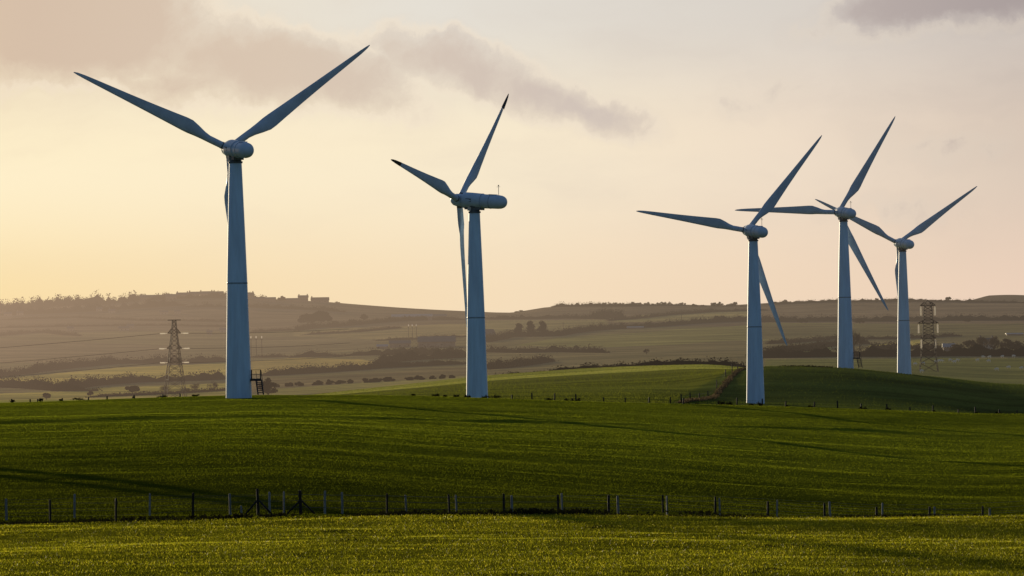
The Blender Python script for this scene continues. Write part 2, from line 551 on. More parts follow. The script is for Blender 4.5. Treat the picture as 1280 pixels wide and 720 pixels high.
# fields beyond the crest: outline in photograph position, albedo with sunlit brightness painted in, distance range
FIELDS = [
    ([(-400, 500), (1700, 500), (1700, 360), (-400, 360)], (.095, .088, .040), (1290, 9000)),
    ([(-400, 420), (1700, 400), (1700, 360), (-400, 360)], (.085, .070, .042), (2600, 9000)),
    ([(-400, 474), (0, 473), (60, 468), (150, 459), (225, 456), (300, 452), (300, 471), (200, 476), (90, 484), (0, 484), (-400, 486)], (.25, .21, .052), (1500, 3000)),
    ([(-400, 492), (0, 492), (80, 489), (130, 484), (300, 479), (300, 498), (-400, 504)], (.20, .18, .045), (1300, 2400)),
    ([(-400, 455), (0, 454), (220, 450), (220, 432), (0, 424), (-400, 424)], (.105, .088, .045), (1900, 4000)),
    ([(312, 452), (380, 447), (450, 449), (480, 455), (420, 464), (312, 467)], (.21, .17, .05), (1500, 3000)),
    ([(312, 474), (420, 470), (600, 458), (600, 468), (470, 480), (312, 490)], (.10, .085, .04), (1300, 2600)),
    ([(330, 487), (420, 481), (600, 468), (600, 478), (420, 490), (330, 496)], (.13, .125, .04), (1300, 2400)),
    ([(370, 412), (460, 409), (560, 405), (600, 405), (600, 420), (480, 424), (370, 420)], (.15, .13, .055), (2400, 4000)),
    ([(312, 446), (400, 440), (480, 436), (470, 424), (312, 420)], (.10, .09, .045), (2000, 4000)),
    ([(600, 400), (760, 400), (760, 410), (640, 413), (600, 416)], (.135, .125, .05), (2600, 4300)),
    ([(700, 422), (960, 404), (1040, 404), (1040, 420), (960, 425), (760, 434), (640, 432)], (.12, .12, .04), (2200, 4000)),
    ([(765, 402), (800, 394), (950, 386), (960, 395), (880, 402), (800, 402)], (.17, .155, .06), (2800, 4290)),
    ([(640, 452), (700, 448), (800, 440), (930, 434), (930, 425), (760, 436), (640, 440)], (.10, .09, .04), (1700, 3200)),
    ([(950, 396), (1300, 396), (1700, 396), (1700, 380), (1280, 379), (1100, 379), (950, 383)], (.105, .085, .05), (2900, 4290)),
    ([(950, 424), (1700, 424), (1700, 403), (950, 405)], (.085, .082, .035), (2300, 4000)),
    ([(963, 446), (985, 439), (1035, 434), (1038, 439), (1010, 445)], (.27, .25, .06), (1700, 3000)),
    ([(1083, 437), (1090, 431), (1150, 425), (1150, 434)], (.25, .22, .055), (1700, 3200)),
    ([(955, 500), (1700, 500), (1700, 446), (955, 449)], (.085, .095, .028), (1300, 2300)),
]


def field_color(X, D, Z, u, v):
    """albedo of the pasture, painted light and shade included; x, y are photograph positions of the same ground"""
    x = 640 + (u-640)*CR - (430-v)*SR
    y = 430 - ((u-640)*SR + (430-v)*CR)
    jit = 1.1*np.sin(X*.05+D*.013) + .7*np.sin(X*.13+1.3)
    c = np.zeros(X.shape + (3,)); c[:] = (.125, .142, .012)
    near = D < 275
    c[near] = (.14, .13, .009)
    ditch = (D > 267) & (D < 277)
    c[ditch] = (.020, .017, .008)
    mid = (D > 800) & (D <= 1290)
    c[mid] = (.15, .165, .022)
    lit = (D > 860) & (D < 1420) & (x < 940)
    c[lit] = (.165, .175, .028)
    # the field right of the bank, darkened to paint its slope's shade
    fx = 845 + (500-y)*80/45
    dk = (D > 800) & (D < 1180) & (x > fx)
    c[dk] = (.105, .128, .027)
    for poly, a, (d0, d1) in FIELDS:
        a = tuple(max(.012, .85*(q_ + (q_ - m_)*.12) + .15*m_) for q_, m_ in zip(a, (.12, .11, .042)))
        k = (D > d0) & (D < d1) & inpoly(x, y+jit*.35, poly) & ~(dk) & ~((D < 1420) & (x < 940))
        c[k] = a
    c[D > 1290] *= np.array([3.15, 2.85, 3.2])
    c[near] *= np.array([1.02, 1.05, 1.0])
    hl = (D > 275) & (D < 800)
    c[hl] *= (.36 + .78*np.clip((D[hl] - 290)/300, 0, 1))[:, None]  # lower hill darkened, painting the shade of its slope
    return c


def grid(name, xs_of_row, ds, mat):
    D = np.repeat(np.asarray(ds)[:, None], xs_of_row.shape[1], 1)
    X = xs_of_row
    Z = ground_z(X, D)
    nr, nc = X.shape
    V = np.stack([X, D, Z], -1).reshape(-1, 3)
    i = (np.arange(nr-1)[:, None]*nc + np.arange(nc-1)[None, :]).ravel()
    Fq = np.stack([i, i+1, i+nc+1, i+nc], 1)
    o = np_mesh(name, V, Fq, mat)
    o.data.polygons.foreach_set('use_smooth', np.ones(len(Fq), bool))
    Dm = np.maximum(D, 125)
    u = 640 + X/Dm*F; v = 430 + (EZ-Z)/Dm*F
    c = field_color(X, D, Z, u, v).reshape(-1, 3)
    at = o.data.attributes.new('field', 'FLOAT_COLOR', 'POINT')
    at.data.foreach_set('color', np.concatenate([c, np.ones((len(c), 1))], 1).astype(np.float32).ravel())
    return tag(o, kind='structure')


ds = np.concatenate([np.linspace(-120, 150, 28), np.arange(153, 269.1, 1.0)])
grid('near_pasture', np.repeat(np.linspace(-130, 130, 150)[None, :], len(ds), 0), ds, M['near_ground'])


def fan(ds, u0, u1, n):
    u = np.linspace(u0, u1, n)
    # denser inside the frame
    return (u[None, :]-640)/F*np.asarray(ds)[:, None]


ds = np.concatenate([np.arange(269, 290, .7), np.arange(290, 800.1, 2.2)])
ds[-1] = 800.0
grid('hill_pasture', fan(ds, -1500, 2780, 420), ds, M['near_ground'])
ds = np.concatenate([np.arange(800, 1440, 4.0)]); ds = np.append(ds, 1440.0)
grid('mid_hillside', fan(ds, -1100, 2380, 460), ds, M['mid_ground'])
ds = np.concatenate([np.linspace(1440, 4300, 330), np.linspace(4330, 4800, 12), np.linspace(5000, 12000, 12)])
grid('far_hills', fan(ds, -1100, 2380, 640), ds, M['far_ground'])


# grass: nobody could count the blades
def scatter(n, d0, d1, u0, u1, pw=1.0):
    # uniform over the trapezium of ground
    q = rng.uniform(0, 1, n)
    D = np.sqrt(d0**2 + q*(d1**2-d0**2)) if pw == 1.0 else d0*(d1/d0)**q
    U = rng.uniform(u0, u1, n)
    X = (U-640)/F*D
    return np.stack([X, D, ground_z(X, D)], 1)


LAT = rng.uniform(0, 1, (512, 512))


def vnoise(x, y):
    xi = np.floor(x).astype(int); yi = np.floor(y).astype(int)
    fx = x-xi; fy = y-yi
    fx = fx*fx*(3-2*fx); fy = fy*fy*(3-2*fy)
    g = lambda a, b: LAT[a % 512, b % 512]
    return (g(xi, yi)*(1-fx)+g(xi+1, yi)*fx)*(1-fy) + (g(xi, yi+1)*(1-fx)+g(xi+1, yi+1)*fx)*fy


def patchy(P, lo=.25):
    k = .5*vnoise(P[:, 0]/.7, P[:, 1]/1.6) + .3*vnoise(P[:, 0]/2.3+50, P[:, 1]/5+9) + .35*vnoise(P[:, 0]/7+11, P[:, 1]/15+70)
    k = np.clip((k-.3)/.5, 0, 1)
    return P[rng.uniform(0, 1, len(P)) < lo+(1-lo)*k]


P = patchy(scatter(260000, 168, 268.5, -160, 1440), .45)
V, Fq = blades(P, .05, .016, .9)
tag(np_mesh('grass', V, Fq, M['grass_near']), 'bright dewy grass of the foreground pasture', 'grass', kind='stuff')
ctr = scatter(70, 172, 262, -120, 1400)
P = np.repeat(ctr, 70, 0) + rng.normal(size=(len(ctr)*70, 3))*np.array([.55, 1.1, 0]) * np.repeat(rng.uniform(.4, 1.3, len(ctr)), 70)[:, None]
P[:, 2] = ground_z(P[:, 0], P[:, 1])
V, Fq = blades(P, .085, .035, .9)
tag(np_mesh('tussock_grass', V, Fq, M['scrub']), 'dark coarse tussocks scattered in the foreground pasture', 'grass', kind='stuff')
P = patchy(scatter(26000, 168, 268.5, -160, 1440), .2)
V, Fq = blades(P, .06, .026, .9)
tag(np_mesh('painted_grass_glints', V, Fq, M['grass_glint']), 'dewy blades coloured bright yellow as painted glints among the foreground grass', 'grass', kind='stuff')
P = scatter(520000, 277, 760, -160, 1440, 2)
P = patchy(P, .5)
V, Fq = blades(P, .055, .032, .8)
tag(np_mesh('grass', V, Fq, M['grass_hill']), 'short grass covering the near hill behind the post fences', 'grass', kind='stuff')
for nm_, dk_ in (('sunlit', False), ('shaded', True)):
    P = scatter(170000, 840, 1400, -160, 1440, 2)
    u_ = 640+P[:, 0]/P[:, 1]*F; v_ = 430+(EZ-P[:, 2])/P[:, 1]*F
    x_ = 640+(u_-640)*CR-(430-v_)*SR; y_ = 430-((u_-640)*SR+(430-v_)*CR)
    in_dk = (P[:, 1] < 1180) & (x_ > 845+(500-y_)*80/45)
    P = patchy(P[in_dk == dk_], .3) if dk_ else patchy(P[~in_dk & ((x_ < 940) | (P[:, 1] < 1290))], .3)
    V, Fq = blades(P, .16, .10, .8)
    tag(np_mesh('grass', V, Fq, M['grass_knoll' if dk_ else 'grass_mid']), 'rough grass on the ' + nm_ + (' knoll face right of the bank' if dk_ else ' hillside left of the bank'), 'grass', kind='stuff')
P = scatter(9000, 268, 272, -200, 1480)
k = P[:, 0] < 22
k &= (np.sin(P[:, 0]*.8)+np.sin(P[:, 0]*.31+2)+rng.normal(0, .8, len(P))) > .2
V, Fq = blades(P[k], .13, .08, .9)
Pt = scatter(1500, 268.4, 271, -160, 900)
Pt = Pt[(np.sin(Pt[:, 0]*.9)+np.sin(Pt[:, 0]*.37+1)+rng.normal(0, .6, len(Pt))) > .1]
V2, F2 = leaf_quads(Pt + np.array([0, 0, .06]) + rng.uniform(0, .12, (len(Pt), 1))*np.array([0, 0, 1]), .2)
Fa = np.concatenate([Fq, Fq[:, :1]], 1)
tag(np_mesh('rough_grass', V, Fq, M['scrub']), 'dark rough grass along the ditch at the fence foot', 'rough grass', kind='stuff')
tag(np_mesh('ditch_weeds', V2, F2, M['scrub']), 'low dark weeds and clods on the ditch bank', 'weeds', kind='stuff')


# ------------------------------------------------------------------ wind turbines
def airfoil(n=16):
    pts = []
    for k in range(n):
        t = 2*math.pi*k/n
        x = .5*(1+math.cos(t))                 # 1 = trailing edge
        th = 5*(.2969*math.sqrt(max(x, 0)) - .126*x - .3516*x*x + .2843*x**3 - .1015*x**4)
        pts.append((x, th*(1 if math.sin(t) >= 0 else -1)))
    return pts


AF = airfoil()
ST = [(.85, .90, 1, 18), (2.9, .92, 1, 18), (3.7, 1.08, .7, 16), (4.7, 1.45, .38, 14), (5.7, 1.80, .28, 12), (6.5, 1.80, .23, 11), (8, 1.62, .2, 9),
      (11, 1.30, .18, 6), (14, 1.02, .17, 4), (17, .78, .16, 3), (19.0, .62, .15, 2), (20.6, .46, .15, 1), (21.5, .30, .15, 0), (22, .10, .15, 0)]


def blade_mesh(th, c, R_, s0=0, s1=99, pitch=0.0, scale=1.0, extra=-.0012):
    """loft along the span; th clockwise seen from behind; R_ = rotor frame"""
    b = Vector((math.sin(th), 0, math.cos(th))); t = Vector((math.cos(th), 0, -math.sin(th))); a = Vector((0, 1, 0))
    mb = MB(); st = []
    rs = [s for s in ST if s0 <= s[0] <= s1]
    for q in (s0, s1):
        if not any(abs(s[0]-q) < 1e-6 for s in rs) and ST[0][0] < q < ST[-1][0]:
            for A, B in zip(ST, ST[1:]):
                if A[0] < q < B[0]:
                    f = (q-A[0])/(B[0]-A[0]); rs.append(tuple(A[i]*(1-f)+B[i]*f for i in range(4)))
    rs.sort()
    for r, ch, tk, tw in rs:
        tau = R(tw+pitch)
        e = t*math.cos(tau) - a*math.sin(tau); n = t*math.sin(tau) + a*math.cos(tau)
        rnd = max(0.0, min(1.0, (tk-.27)/.73))
        flex = extra*r*r
        for k, (x, y) in enumerate(AF):
            ang = 2*math.pi*k/len(AF)
            px = (x-.3)*ch; py = y*ch*tk
            cx = .5*ch*math.cos(ang); cy = .5*ch*math.sin(ang)
            px, py = px*(1-rnd)+cx*rnd, py*(1-rnd)+cy*rnd
            mb.v.append(tuple(R_ @ (c + b*r*scale + e*px + n*py + a*flex)))
    n = len(AF)
    for i in range(len(rs)-1):
        for k in range(n):
            A = i*n+k; B = i*n+(k+1) % n
            mb.f.append((A, B, B+n, A+n))
    mb.f.append(tuple(range(n))[::-1]); mb.f.append(tuple((len(rs)-1)*n+k for k in range(n)))
    return mb


def turbine(hub_img, D, psi, th0, label, stopped=False, stair=False, scale=1.0, base=None, mast=True):
    HUB = 31.0
    top = air(hub_img[0], hub_img[1], D) if base is None else base + Vector((0, 0, HUB))
    root = empty('wind_turbine', top - Vector((0, 0, HUB)), label, 'wind turbine', 'wind turbines standing on the hill')
    g = gz(top.x, D) - (top.z - HUB)
    mb = MB().lathe([(1.66, min(-.6, g-.6)), (1.64, 0), (1.58, 2.5), (1.44, 8), (1.30, 13.9)], 64)
    mb.lathe([(1.295, 14.12), (1.08, 21), (.80, 29.2)], 64)
    tw = mb.build('tower', M['tower'], root, True)
    MB().lathe([(1.30, 13.9), (1.325, 13.97), (1.325, 14.05), (1.295, 14.12)], 64).build('joint_flange', M['joint'], root, True)
    mb = MB().lathe([(.80, 29.2), (.92, 29.22), (.92, 29.45), (.80, 29.47)], 48)
    mb.build('top_flange', M['flange'], root, True)
    MB().lathe([(.78, 29.47), (.78, 30.05), (.9, 30.1), (.9, 30.3)], 48).build('yaw_bearing', M['flange'], root, True)
    # door on the side away from the picture's left
    yawm = Matrix.Rotation(psi, 3, 'Z')
    tilt = Matrix.Rotation(R(4), 3, 'X')
    Rm = yawm @ tilt
    H = Vector((0, 0, HUB))

    def axis(mb, prof, seg=40):            # lathe along the rotor axis
        A = Matrix.Rotation(R(-90), 3, 'X')  # z -> y
        n0 = len(mb.v)
        mb.lathe(prof, seg, A)
        for i in range(n0, len(mb.v)):
            mb.v[i] = tuple(Rm @ Vector(mb.v[i]) + H)
        return mb
    nac = axis(MB(), [(.02, -5.25), (.34, -5.2), (.62, -5.05), (.82, -4.8), (.95, -4.45), (1.0, -4.0), (1.04, -1.42)]).build('nacelle', M['nacelle'], root, True)
    axis(MB(), [(1.04, -1.42), (1.10, -1.40), (1.17, .2), (1.19, 1.2), (1.14, 1.6), (.95, 1.8), (.6, 1.82)]).build('generator_housing', M['nacelle'], root, True)
    for sx in (-1, 1):
        MB().box(Rm @ Vector((sx*1.13, .45, .05)) + H, (.06, .9, .5), Rm).build('vent', M['flange'], root)
    MB().box(Rm @ Vector((0, -3.0, 1.03)) + H, (.8, 1.1, .1), Rm).build('roof_hatch', M['nacelle'], root)
    axis(MB(), [(1.02, -2.75), (1.055, -2.74), (1.055, -2.68), (1.02, -2.67)]).build('panel_seam', M['joint'], nac, True)
    axis(MB(), [(1.05, -1.40), (1.13, -1.39), (1.13, -1.33), (1.08, -1.32)]).build('panel_seam', M['joint'], nac, True)
    mb = MB().box(Rm @ Vector((0, -.1, -1.0)) + H, (1.35, 2.6, .62), Rm)
    mb.build('bedplate', M['flange'], root)
    MB().box(Rm @ Vector((-.45, .35, -1.16)) + H, (.75, .55, .62), Rm).build('cooler_box', M['lit_box'], root)
    axis(MB(), [(.62, 1.82), (.88, 1.9), (.92, 2.2), (.9, 2.9), (.78, 3.3), (.52, 3.6), (.22, 3.75), (.02, 3.78)], 32).build('hub', M['nacelle'], root, True)
    if mast:
        p = Rm @ Vector((0, -3.9, 1.0)) + H
        mb = MB().tube([p - Vector((0, 0, .1)), p + Vector((0, 0, 1.35))], .035, 6)
        mb.tube([p + Vector((-.25, 0, 1.2)), p + Vector((.25, 0, 1.2))], .025, 5)
        mb.lathe([(.02, 0), (.1, .03), (.1, .12), (.02, .16)], 8)
        for i in range(len(mb.v)-32, len(mb.v)): mb.v[i] = tuple(Vector(mb.v[i]) + p + Vector((0, 0, 1.33)))
        mb.build('wind_mast', M['flange'], root)
    c = Vector((0, 2.45, 0))
    for k in range(3):
        th = R(th0+120*k)
        Rw = Rm
        if stopped:
            bl = blade_mesh(th, c, Rw, .85, 19.0, 0, scale, .0008)
            b = None
        else:
            bl = blade_mesh(th, c, Rw, .85, 22, 0, scale)
        for i in range(len(bl.v)): bl.v[i] = tuple(Vector(bl.v[i]) + H)
        bo = bl.build('blade', M['blade'], root, True)
        bv = Vector((math.sin(th), 0, math.cos(th)))
        mb = MB().tube([Rw @ (c + bv*.8) + H, Rw @ (c + bv*1.12) + H], .47, 20)
        mb.build('root_collar', M['flange'], bo, True)
        if stopped:
            bt = blade_mesh(th, c, Rw, 19.05, 22, 20, scale, .0008)
            for i in range(len(bt.v)): bt.v[i] = tuple(Vector(bt.v[i]) + H)
            bt.build('brake_tip', M['tip'], bo, True)
    if stair:
        st = bpy.data.objects.new('access_stair', None); col.objects.link(st); st.parent = root
        z = 1.75; x0 = 1.55; x1 = 2.85
        MB().box(((x0+x1)/2, -.2, z), (x1-x0, 1.1, .3)).build('platform', M['stair'], st)
        mb = MB()
        for x in (x0+.1, x1-.04):
            for y in (-.72, .32): mb.tube([(x, y, z), (x, y, z+1.25)], .055)
        for h in (.65, 1.25):
            for y in (-.72, .32): mb.tube([(x0, y, z+h), (x1, y, z+h)], .03)
            mb.tube([(x1-.04, -.72, z+h), (x1-.04, .32, z+h)], .03)
        mb.build('railing', M['stair'], st)
        mb = MB()
        for x in (x1-.62, x1+.06):
            mb.tube([(x, -.75, z), (x+.30, -2.1, -.1)], .09)
            mb.tube([(x, -.75, z+1.1), (x+.30, -2.1, 1.0)], .03)
        for k in range(7):
            f = (k+.5)/7
            mb.box((x1-.28+.30*f, -.75-1.35*f, z*(1-f)), (.72, .24, .09))
        mb.build('steps', M['stair'], st)
    return root


turbine((294, 186.5), 721, R(22), -65.3, 'largest wind turbine at far left with an access stair at its foot', stair=True, mast=False, scale=1.045)
turbine((592.8, 251), 827, R(64), -76, 'stopped wind turbine seen side-on with long nacelle and dark turned blade tips', stopped=True, scale=1.01)
turbine((941.3, 289), 1011, R(21), -80.6, 'wind turbine in front of the dark slope, its tower foot at the crest fence', scale=1.0)
turbine((1054.2, 266), 1143, R(19), -88.6, 'wind turbine on the dark slope crest with a level left blade', stair=True, scale=1.03)
turbine((1128, 304.5), 1256, R(19), -64, 'smallest and farthest right wind turbine, nearest the tall lattice pylon', mast=False, scale=1.02)
# the turbine left of the frame whose shadow lies across the lower left of the hill
bx_, bd_ = -96.0, 549.0
turbine(None, bd_, R(18), -40, 'wind turbine outside the left edge casting a long shadow', base=Vector((bx_, bd_, gz(bx_, bd_))), mast=False)


# ------------------------------------------------------------------ fences in the foreground
def fence_depth(x, a, b):
    f = max(0.0, min(1.15, x/1280))
    return a + (b-a)*f**1.25


def post_fence(name, xs, a, b, mat, label, tops, rad, strainers=(), wires=(.35, .7, 1.0), stub=(), fade=0.0):
    pts = []
    for x in xs:
        p = spot(x, fence_depth(x, a, b)); pts.append(p)
    root = empty(name, pts[len(pts)//2], label, 'fence', 'post and wire fences below the hill')
    o = root.location
    for i, (x, p) in enumerate(zip(xs, pts)):
        h = (tops*(1 + fade*max(0, min(1, (x-400)/880))) if x not in stub else .45) * random.uniform(.93, 1.07)
        q = p - o
        lean = Vector((random.uniform(-.04, .04), random.uniform(-.04, .04), 0))
        r = rad*random.uniform(.85, 1.15)
        if x in strainers: h *= 1.06; r *= 1.25
        mb = MB().tube([q - Vector((0, 0, .3)), q + lean*.5 + Vector((0, 0, h*.5)), q + lean + Vector((0, 0, h-.03)), q + lean + Vector((0, 0, h))], [r*1.05, r, r*.97, r*.7], 9)
        po = mb.build('post', mat, root, True)
        if x in strainers:
            for s in (-1, 1):
                MB().tube([q + Vector((s*.06, -.02, h*.55)), q + Vector((s*.72, -.05, .0))], .05, 7).build('brace', mat, po, True)
    mb = MB()
    for h in wires:
        for A, B in zip(pts, pts[1:]):
            m_ = (A+B)/2 - o + Vector((0, 0, h-.03))
            mb.tube([A-o+Vector((0, -.05, h)), m_, B-o+Vector((0, -.05, h))], .007, 4, False)
    mb.build('wires', M['wire'], root)
    return root


post_fence('post_fence', [-100, -20, 63, 145, 241, 323, 376, 484, 562, 630, 698, 761, 829, 894, 960, 1031, 1096, 1162, 1228, 1290, 1350], 271, 352, M['postdark'],
           'nearer fence of dark wooden posts with two braced strainer posts', 1.20, .062, strainers=(323, 376), fade=-.34)
post_fence('post_fence', [-90, 8, 93, 187, 288, 302, 337, 355, 406, 428, 508, 571, 640, 703, 773, 834, 900, 971, 1038, 1103, 1168, 1238, 1300, 1360], 279, 336, M['postpale'],
           'second fence of paler grey posts just behind the dark posts', 1.14, .058, stub=(302,), fade=.06)


def crest_fence(name, xs, dist, label, group=None, h=1.15, mat='postdark'):
    pts = [spot(x, dist(x)) for x in xs]
    root = empty(name, pts[len(pts)//2], label, 'fence', group)
    o = root.location
    for p in pts:
        hh = h*random.uniform(.8, 1.2); q = p-o
        MB().tube([q-Vector((0, 0, .3)), q+Vector((random.uniform(-.08, .08), 0, hh))], [.11, .095], 7).build('post', M[mat], root, True)
    mb = MB()
    for z in (.45, .95):
        for A, B in zip(pts, pts[1:]):
            mb.tube([A-o+Vector((0, 0, z)), B-o+Vector((0, 0, z))], .008, 4, False)
    mb.build('wires', M['wire'], root)


crest_fence('crest_fence', [608, 640, 665, 693, 720, 755, 782, 811, 838, 854, 898, 921, 953, 982, 1018, 1047, 1076, 1109, 1138, 1166, 1198, 1219, 1249, 1272, 1300, 1330],
            lambda x: 770 + (x-608)*.03, 'dark wire fence along the right crest at the foot of the dark slope')
crest_fence('crest_fence', [-20, 15, 38, 47, 78, 110, 134, 167, 203, 225], lambda x: 748, 'sparse short posts on the left crest below the lattice pylon', h=.42)
crest_fence('bank_fence', [852, 863, 874, 885, 896, 907, 915, 922, 930], lambda x: 925+(x-852)*3.0, 'broken fence climbing the bank beside the dark slope', h=1.5)


# ------------------------------------------------------------------ hedges, trees, shrubs
def mesh_leaves(name, P, size, mat, parent, origin):
    V, Fq = leaf_quads(P - np.array(origin), size)
    return np_mesh(name, V, Fq, mat, parent)


def hedge(pts, h, label, mat='hedge', d=(1450, 4290), dens=5.0, size=.9, wid=None, group=None, name='hedge', lump=.5, xn=1.0):
    """pts: photograph positions on the far ground; h: height in metres"""
    W = [locate(x, y, *d) if len(p_) == 2 else spot(x, p_[2]) for p_ in pts for x, y in [p_[:2]]]
    A = []
    for a, b in zip(W, W[1:]):
        n = max(2, int((b-a).length/2.0))
        for k in range(n):
            f = k/n; X = a.x+(b.x-a.x)*f; D = a.y+(b.y-a.y)*f
            A.append((X, D))
    A.append((W[-1].x, W[-1].y))
    A = np.array(A); L = len(A)
    zz = ground_z(A[:, 0], A[:, 1])
    s = np.arange(L)*2.0
    ph = rng.uniform(0, 6, 4)
    h = h*.72; size = size*.6; lump = lump*.8
    hv = h*(1 + lump*(.35*np.sin(s*.13+ph[0]) + .3*np.sin(s*.31+ph[1]) + .35*np.sin(s*.71+ph[2])) + lump*.3*rng.normal(size=L))
    hv = np.clip(hv, h*.3, h*2)
    end = np.clip(np.minimum(np.arange(L), np.arange(L)[::-1])/4.0, .35, 1)
    hv *= end
    n = int(min(26000, L*2.0*(dens*1.5+6)))
    i = rng.integers(0, L, n)
    wid = wid or h*.55
    q = rng.uniform(0, 1, n)
    P = np.stack([A[i, 0]+rng.normal(0, xn, n), A[i, 1]+rng.normal(0, wid*.7, n)*(1-.5*q), zz[i]+hv[i]*q], 1)
    o = W[len(W)//2]
    V, Fq = leaf_quads(P - np.array(o), size)
    # woody core under the leaves
    dv = np.gradient(A, axis=0); dv /= np.linalg.norm(dv, axis=1)[:, None]+1e-9
    nx, ny = -dv[:, 1], dv[:, 0]
    cw = max(.25, min(wid*.35, 1.6)); hc = hv*rng.uniform(.55, .8, L)
    prof = [(-cw, -.4), (-cw*.8, .75), (0, 1.0), (cw*.8, .75), (cw, -.4)]
    C = np.stack([np.stack([A[:, 0]+nx*a_, A[:, 1]+ny*a_, zz+(hc*b_ if b_ > 0 else b_)], 1) for a_, b_ in prof], 1) - np.array(o)
    n0 = len(V); ii = (np.arange(L-1)[:, None]*5+np.arange(4)[None, :]).ravel()+n0
    V = np.concatenate([V, C.reshape(-1, 3)]); Fq = np.concatenate([Fq, np.stack([ii, ii+1, ii+6, ii+5], 1)])
    ob = np_mesh(name, V, Fq, M[mat])
    ob.location = o
    return tag(ob, label, 'hedge' if name == 'hedge' else name.replace('_', ' '), group)


def branches(mb, p, d, L, r, depth):
    e = p + d*L
    mid = p + d*L*.5 + Vector((random.uniform(-1, 1), random.uniform(-1, 1), random.uniform(-.3, .6)))*L*.06
    mb.tube([p, mid, e], [r, r*.8, r*.6], 5 if depth > 1 else 4, False)
    ends = [e]
    if depth > 0:
        ends = []
        for _ in range(3 if depth > 1 else 4):
            v = (d + Vector((random.uniform(-1, 1), random.uniform(-1, 1), random.uniform(-.25, .7)))*.85).normalized()
            ends += branches(mb, p + d*L*random.uniform(.6, 1), v, L*random.uniform(.55, .8), r*.55, depth-1)
    return ends


def tree(base, h, w, label, mat='tree', style='round', group=None, leaf=None, dens=1.0, name='tree', sink=.2):
    root = empty(name, base, label, 'tree', group)
    mb = MB()
    tr = h*.035
    ends = []
    st = {'round': .22, 'bare': .25, 'pine': .5, 'tall': .12, 'thorn': .3, 'umbrella': .3}[style]
    t0 = Vector((0, 0, -.4)); t1 = Vector((random.uniform(-.05, .05)*h, 0, h*st))
    mb.tube([t0, (t0+t1)/2, t1], [tr*1.4, tr, tr*.85], 8)
    nl = 5
    for k in range(nl):
        a = 2*math.pi*(k+random.random()*.6)/nl
        sp = w/h*.9
        v = Vector((math.cos(a)*sp, math.sin(a)*sp, random.uniform(.35, 1.0))).normalized()
        ends += branches(mb, t1 - Vector((0, 0, random.uniform(0, h*st*.3))), v, (h-h*st)*.42, tr*.6, 2)
    ends += branches(mb, t1, Vector((random.uniform(-.2, .2), 0, 1)), (h-h*st)*.4, tr*.6, 2)
    # keep the limbs inside the tree's outline
    lim = []
    for v in mb.v:
        x, y, z = v
        k = max(1.0, math.hypot(x, y)/(w*.5)); zz_ = min(z, h*.97)
        lim.append((x/k, y/k, zz_))
    mb.v = lim
    mb.build('trunk', M['bark'], root, True)
    leaf = leaf or max(.35, w*.07)
    C = []
    if style == 'umbrella':
        for k in range(14):
            a = random.uniform(0, 6.28); rr = w*.4*math.sqrt(random.random())
            C.append(((rr*math.cos(a), rr*math.sin(a), h*(.80-.42*(rr/(w*.42))**2)+random.uniform(-.03, .03)*h), (w*.17, w*.17, h*.16)))
    elif style == 'pine':
        for k in range(13):
            a = random.uniform(0, 6.28); rr = w*.36*math.sqrt(random.random())
            C.append(((rr*math.cos(a)*1.0, rr*math.sin(a), h*random.uniform(.62, .90)-rr*.10), (w*.2, w*.2, h*.13)))
    elif style == 'tall':
        for k in range(9):
            zc = h*(.2+.75*k/9); rr = w*.5*(1-.5*(k/9)**1.5)
            C.append(((random.uniform(-.4, .4)*rr, random.uniform(-.4, .4)*rr, zc), (rr*.75, rr*.75, h*.12)))
    else:
        for k in range(11):
            a = random.uniform(0, 6.28); rr = w*.34*math.sqrt(random.random())
            zc = h*(st+.12+(1-st-.28)*random.random()*(1-.5*rr/(w*.4)))
            C.append(((rr*math.cos(a), rr*math.sin(a), zc), (w*random.uniform(.14, .22), w*random.uniform(.14, .22), h*random.uniform(.1, .17))))
    n = int((70 if style == 'bare' else 230)*dens)
    P = np.concatenate([clump_pts(c, r, n) for c, r in C])
    if style == 'bare':
        leaf *= .55
    V, Fq = leaf_quads(P, leaf)
    np_mesh('crown', V, Fq, M[mat], root)
    root.location.z -= sink
    return root


def px(D):
    return F/D


def far_tree(x, y, hp, wp, label, d=(1450, 4290), **k):
    b = locate(x, y, *d)
    return tree(b, hp/px(b.y), wp/px(b.y), label, **k)


def shrub(x, D, hp, wp, label, group=None, mat='scrub', n=150):
    hp *= .8; b = spot(x, D); h = hp/px(D); w = wp/px(D)*1.15
    C = [((random.uniform(-.3, .3)*w, random.uniform(-.2, .2)*w, h*random.uniform(.25, .6)), (w*.25, w*.25, h*.35)) for _ in range(5)]
    P = np.concatenate([clump_pts(c, r, n//5) for c, r in C])
    P[:, 2] = np.maximum(P[:, 2], -.05)
    root = empty('shrub', b, label, 'shrub', group)
    mb = MB()
    for k in range(6):
        a = random.uniform(0, 6.28)
        mb.tube([(0, 0, -.2), (math.cos(a)*w*.2, math.sin(a)*w*.2, h*.4), (math.cos(a)*w*.35, math.sin(a)*w*.35, h*.9)], [.04, .03, .012], 4, False)
    mb.build('stems', M['bark'], root)
    V, Fq = leaf_quads(P, max(.16, h*.2)); np_mesh('foliage', V, Fq, M[mat], root)
    return root


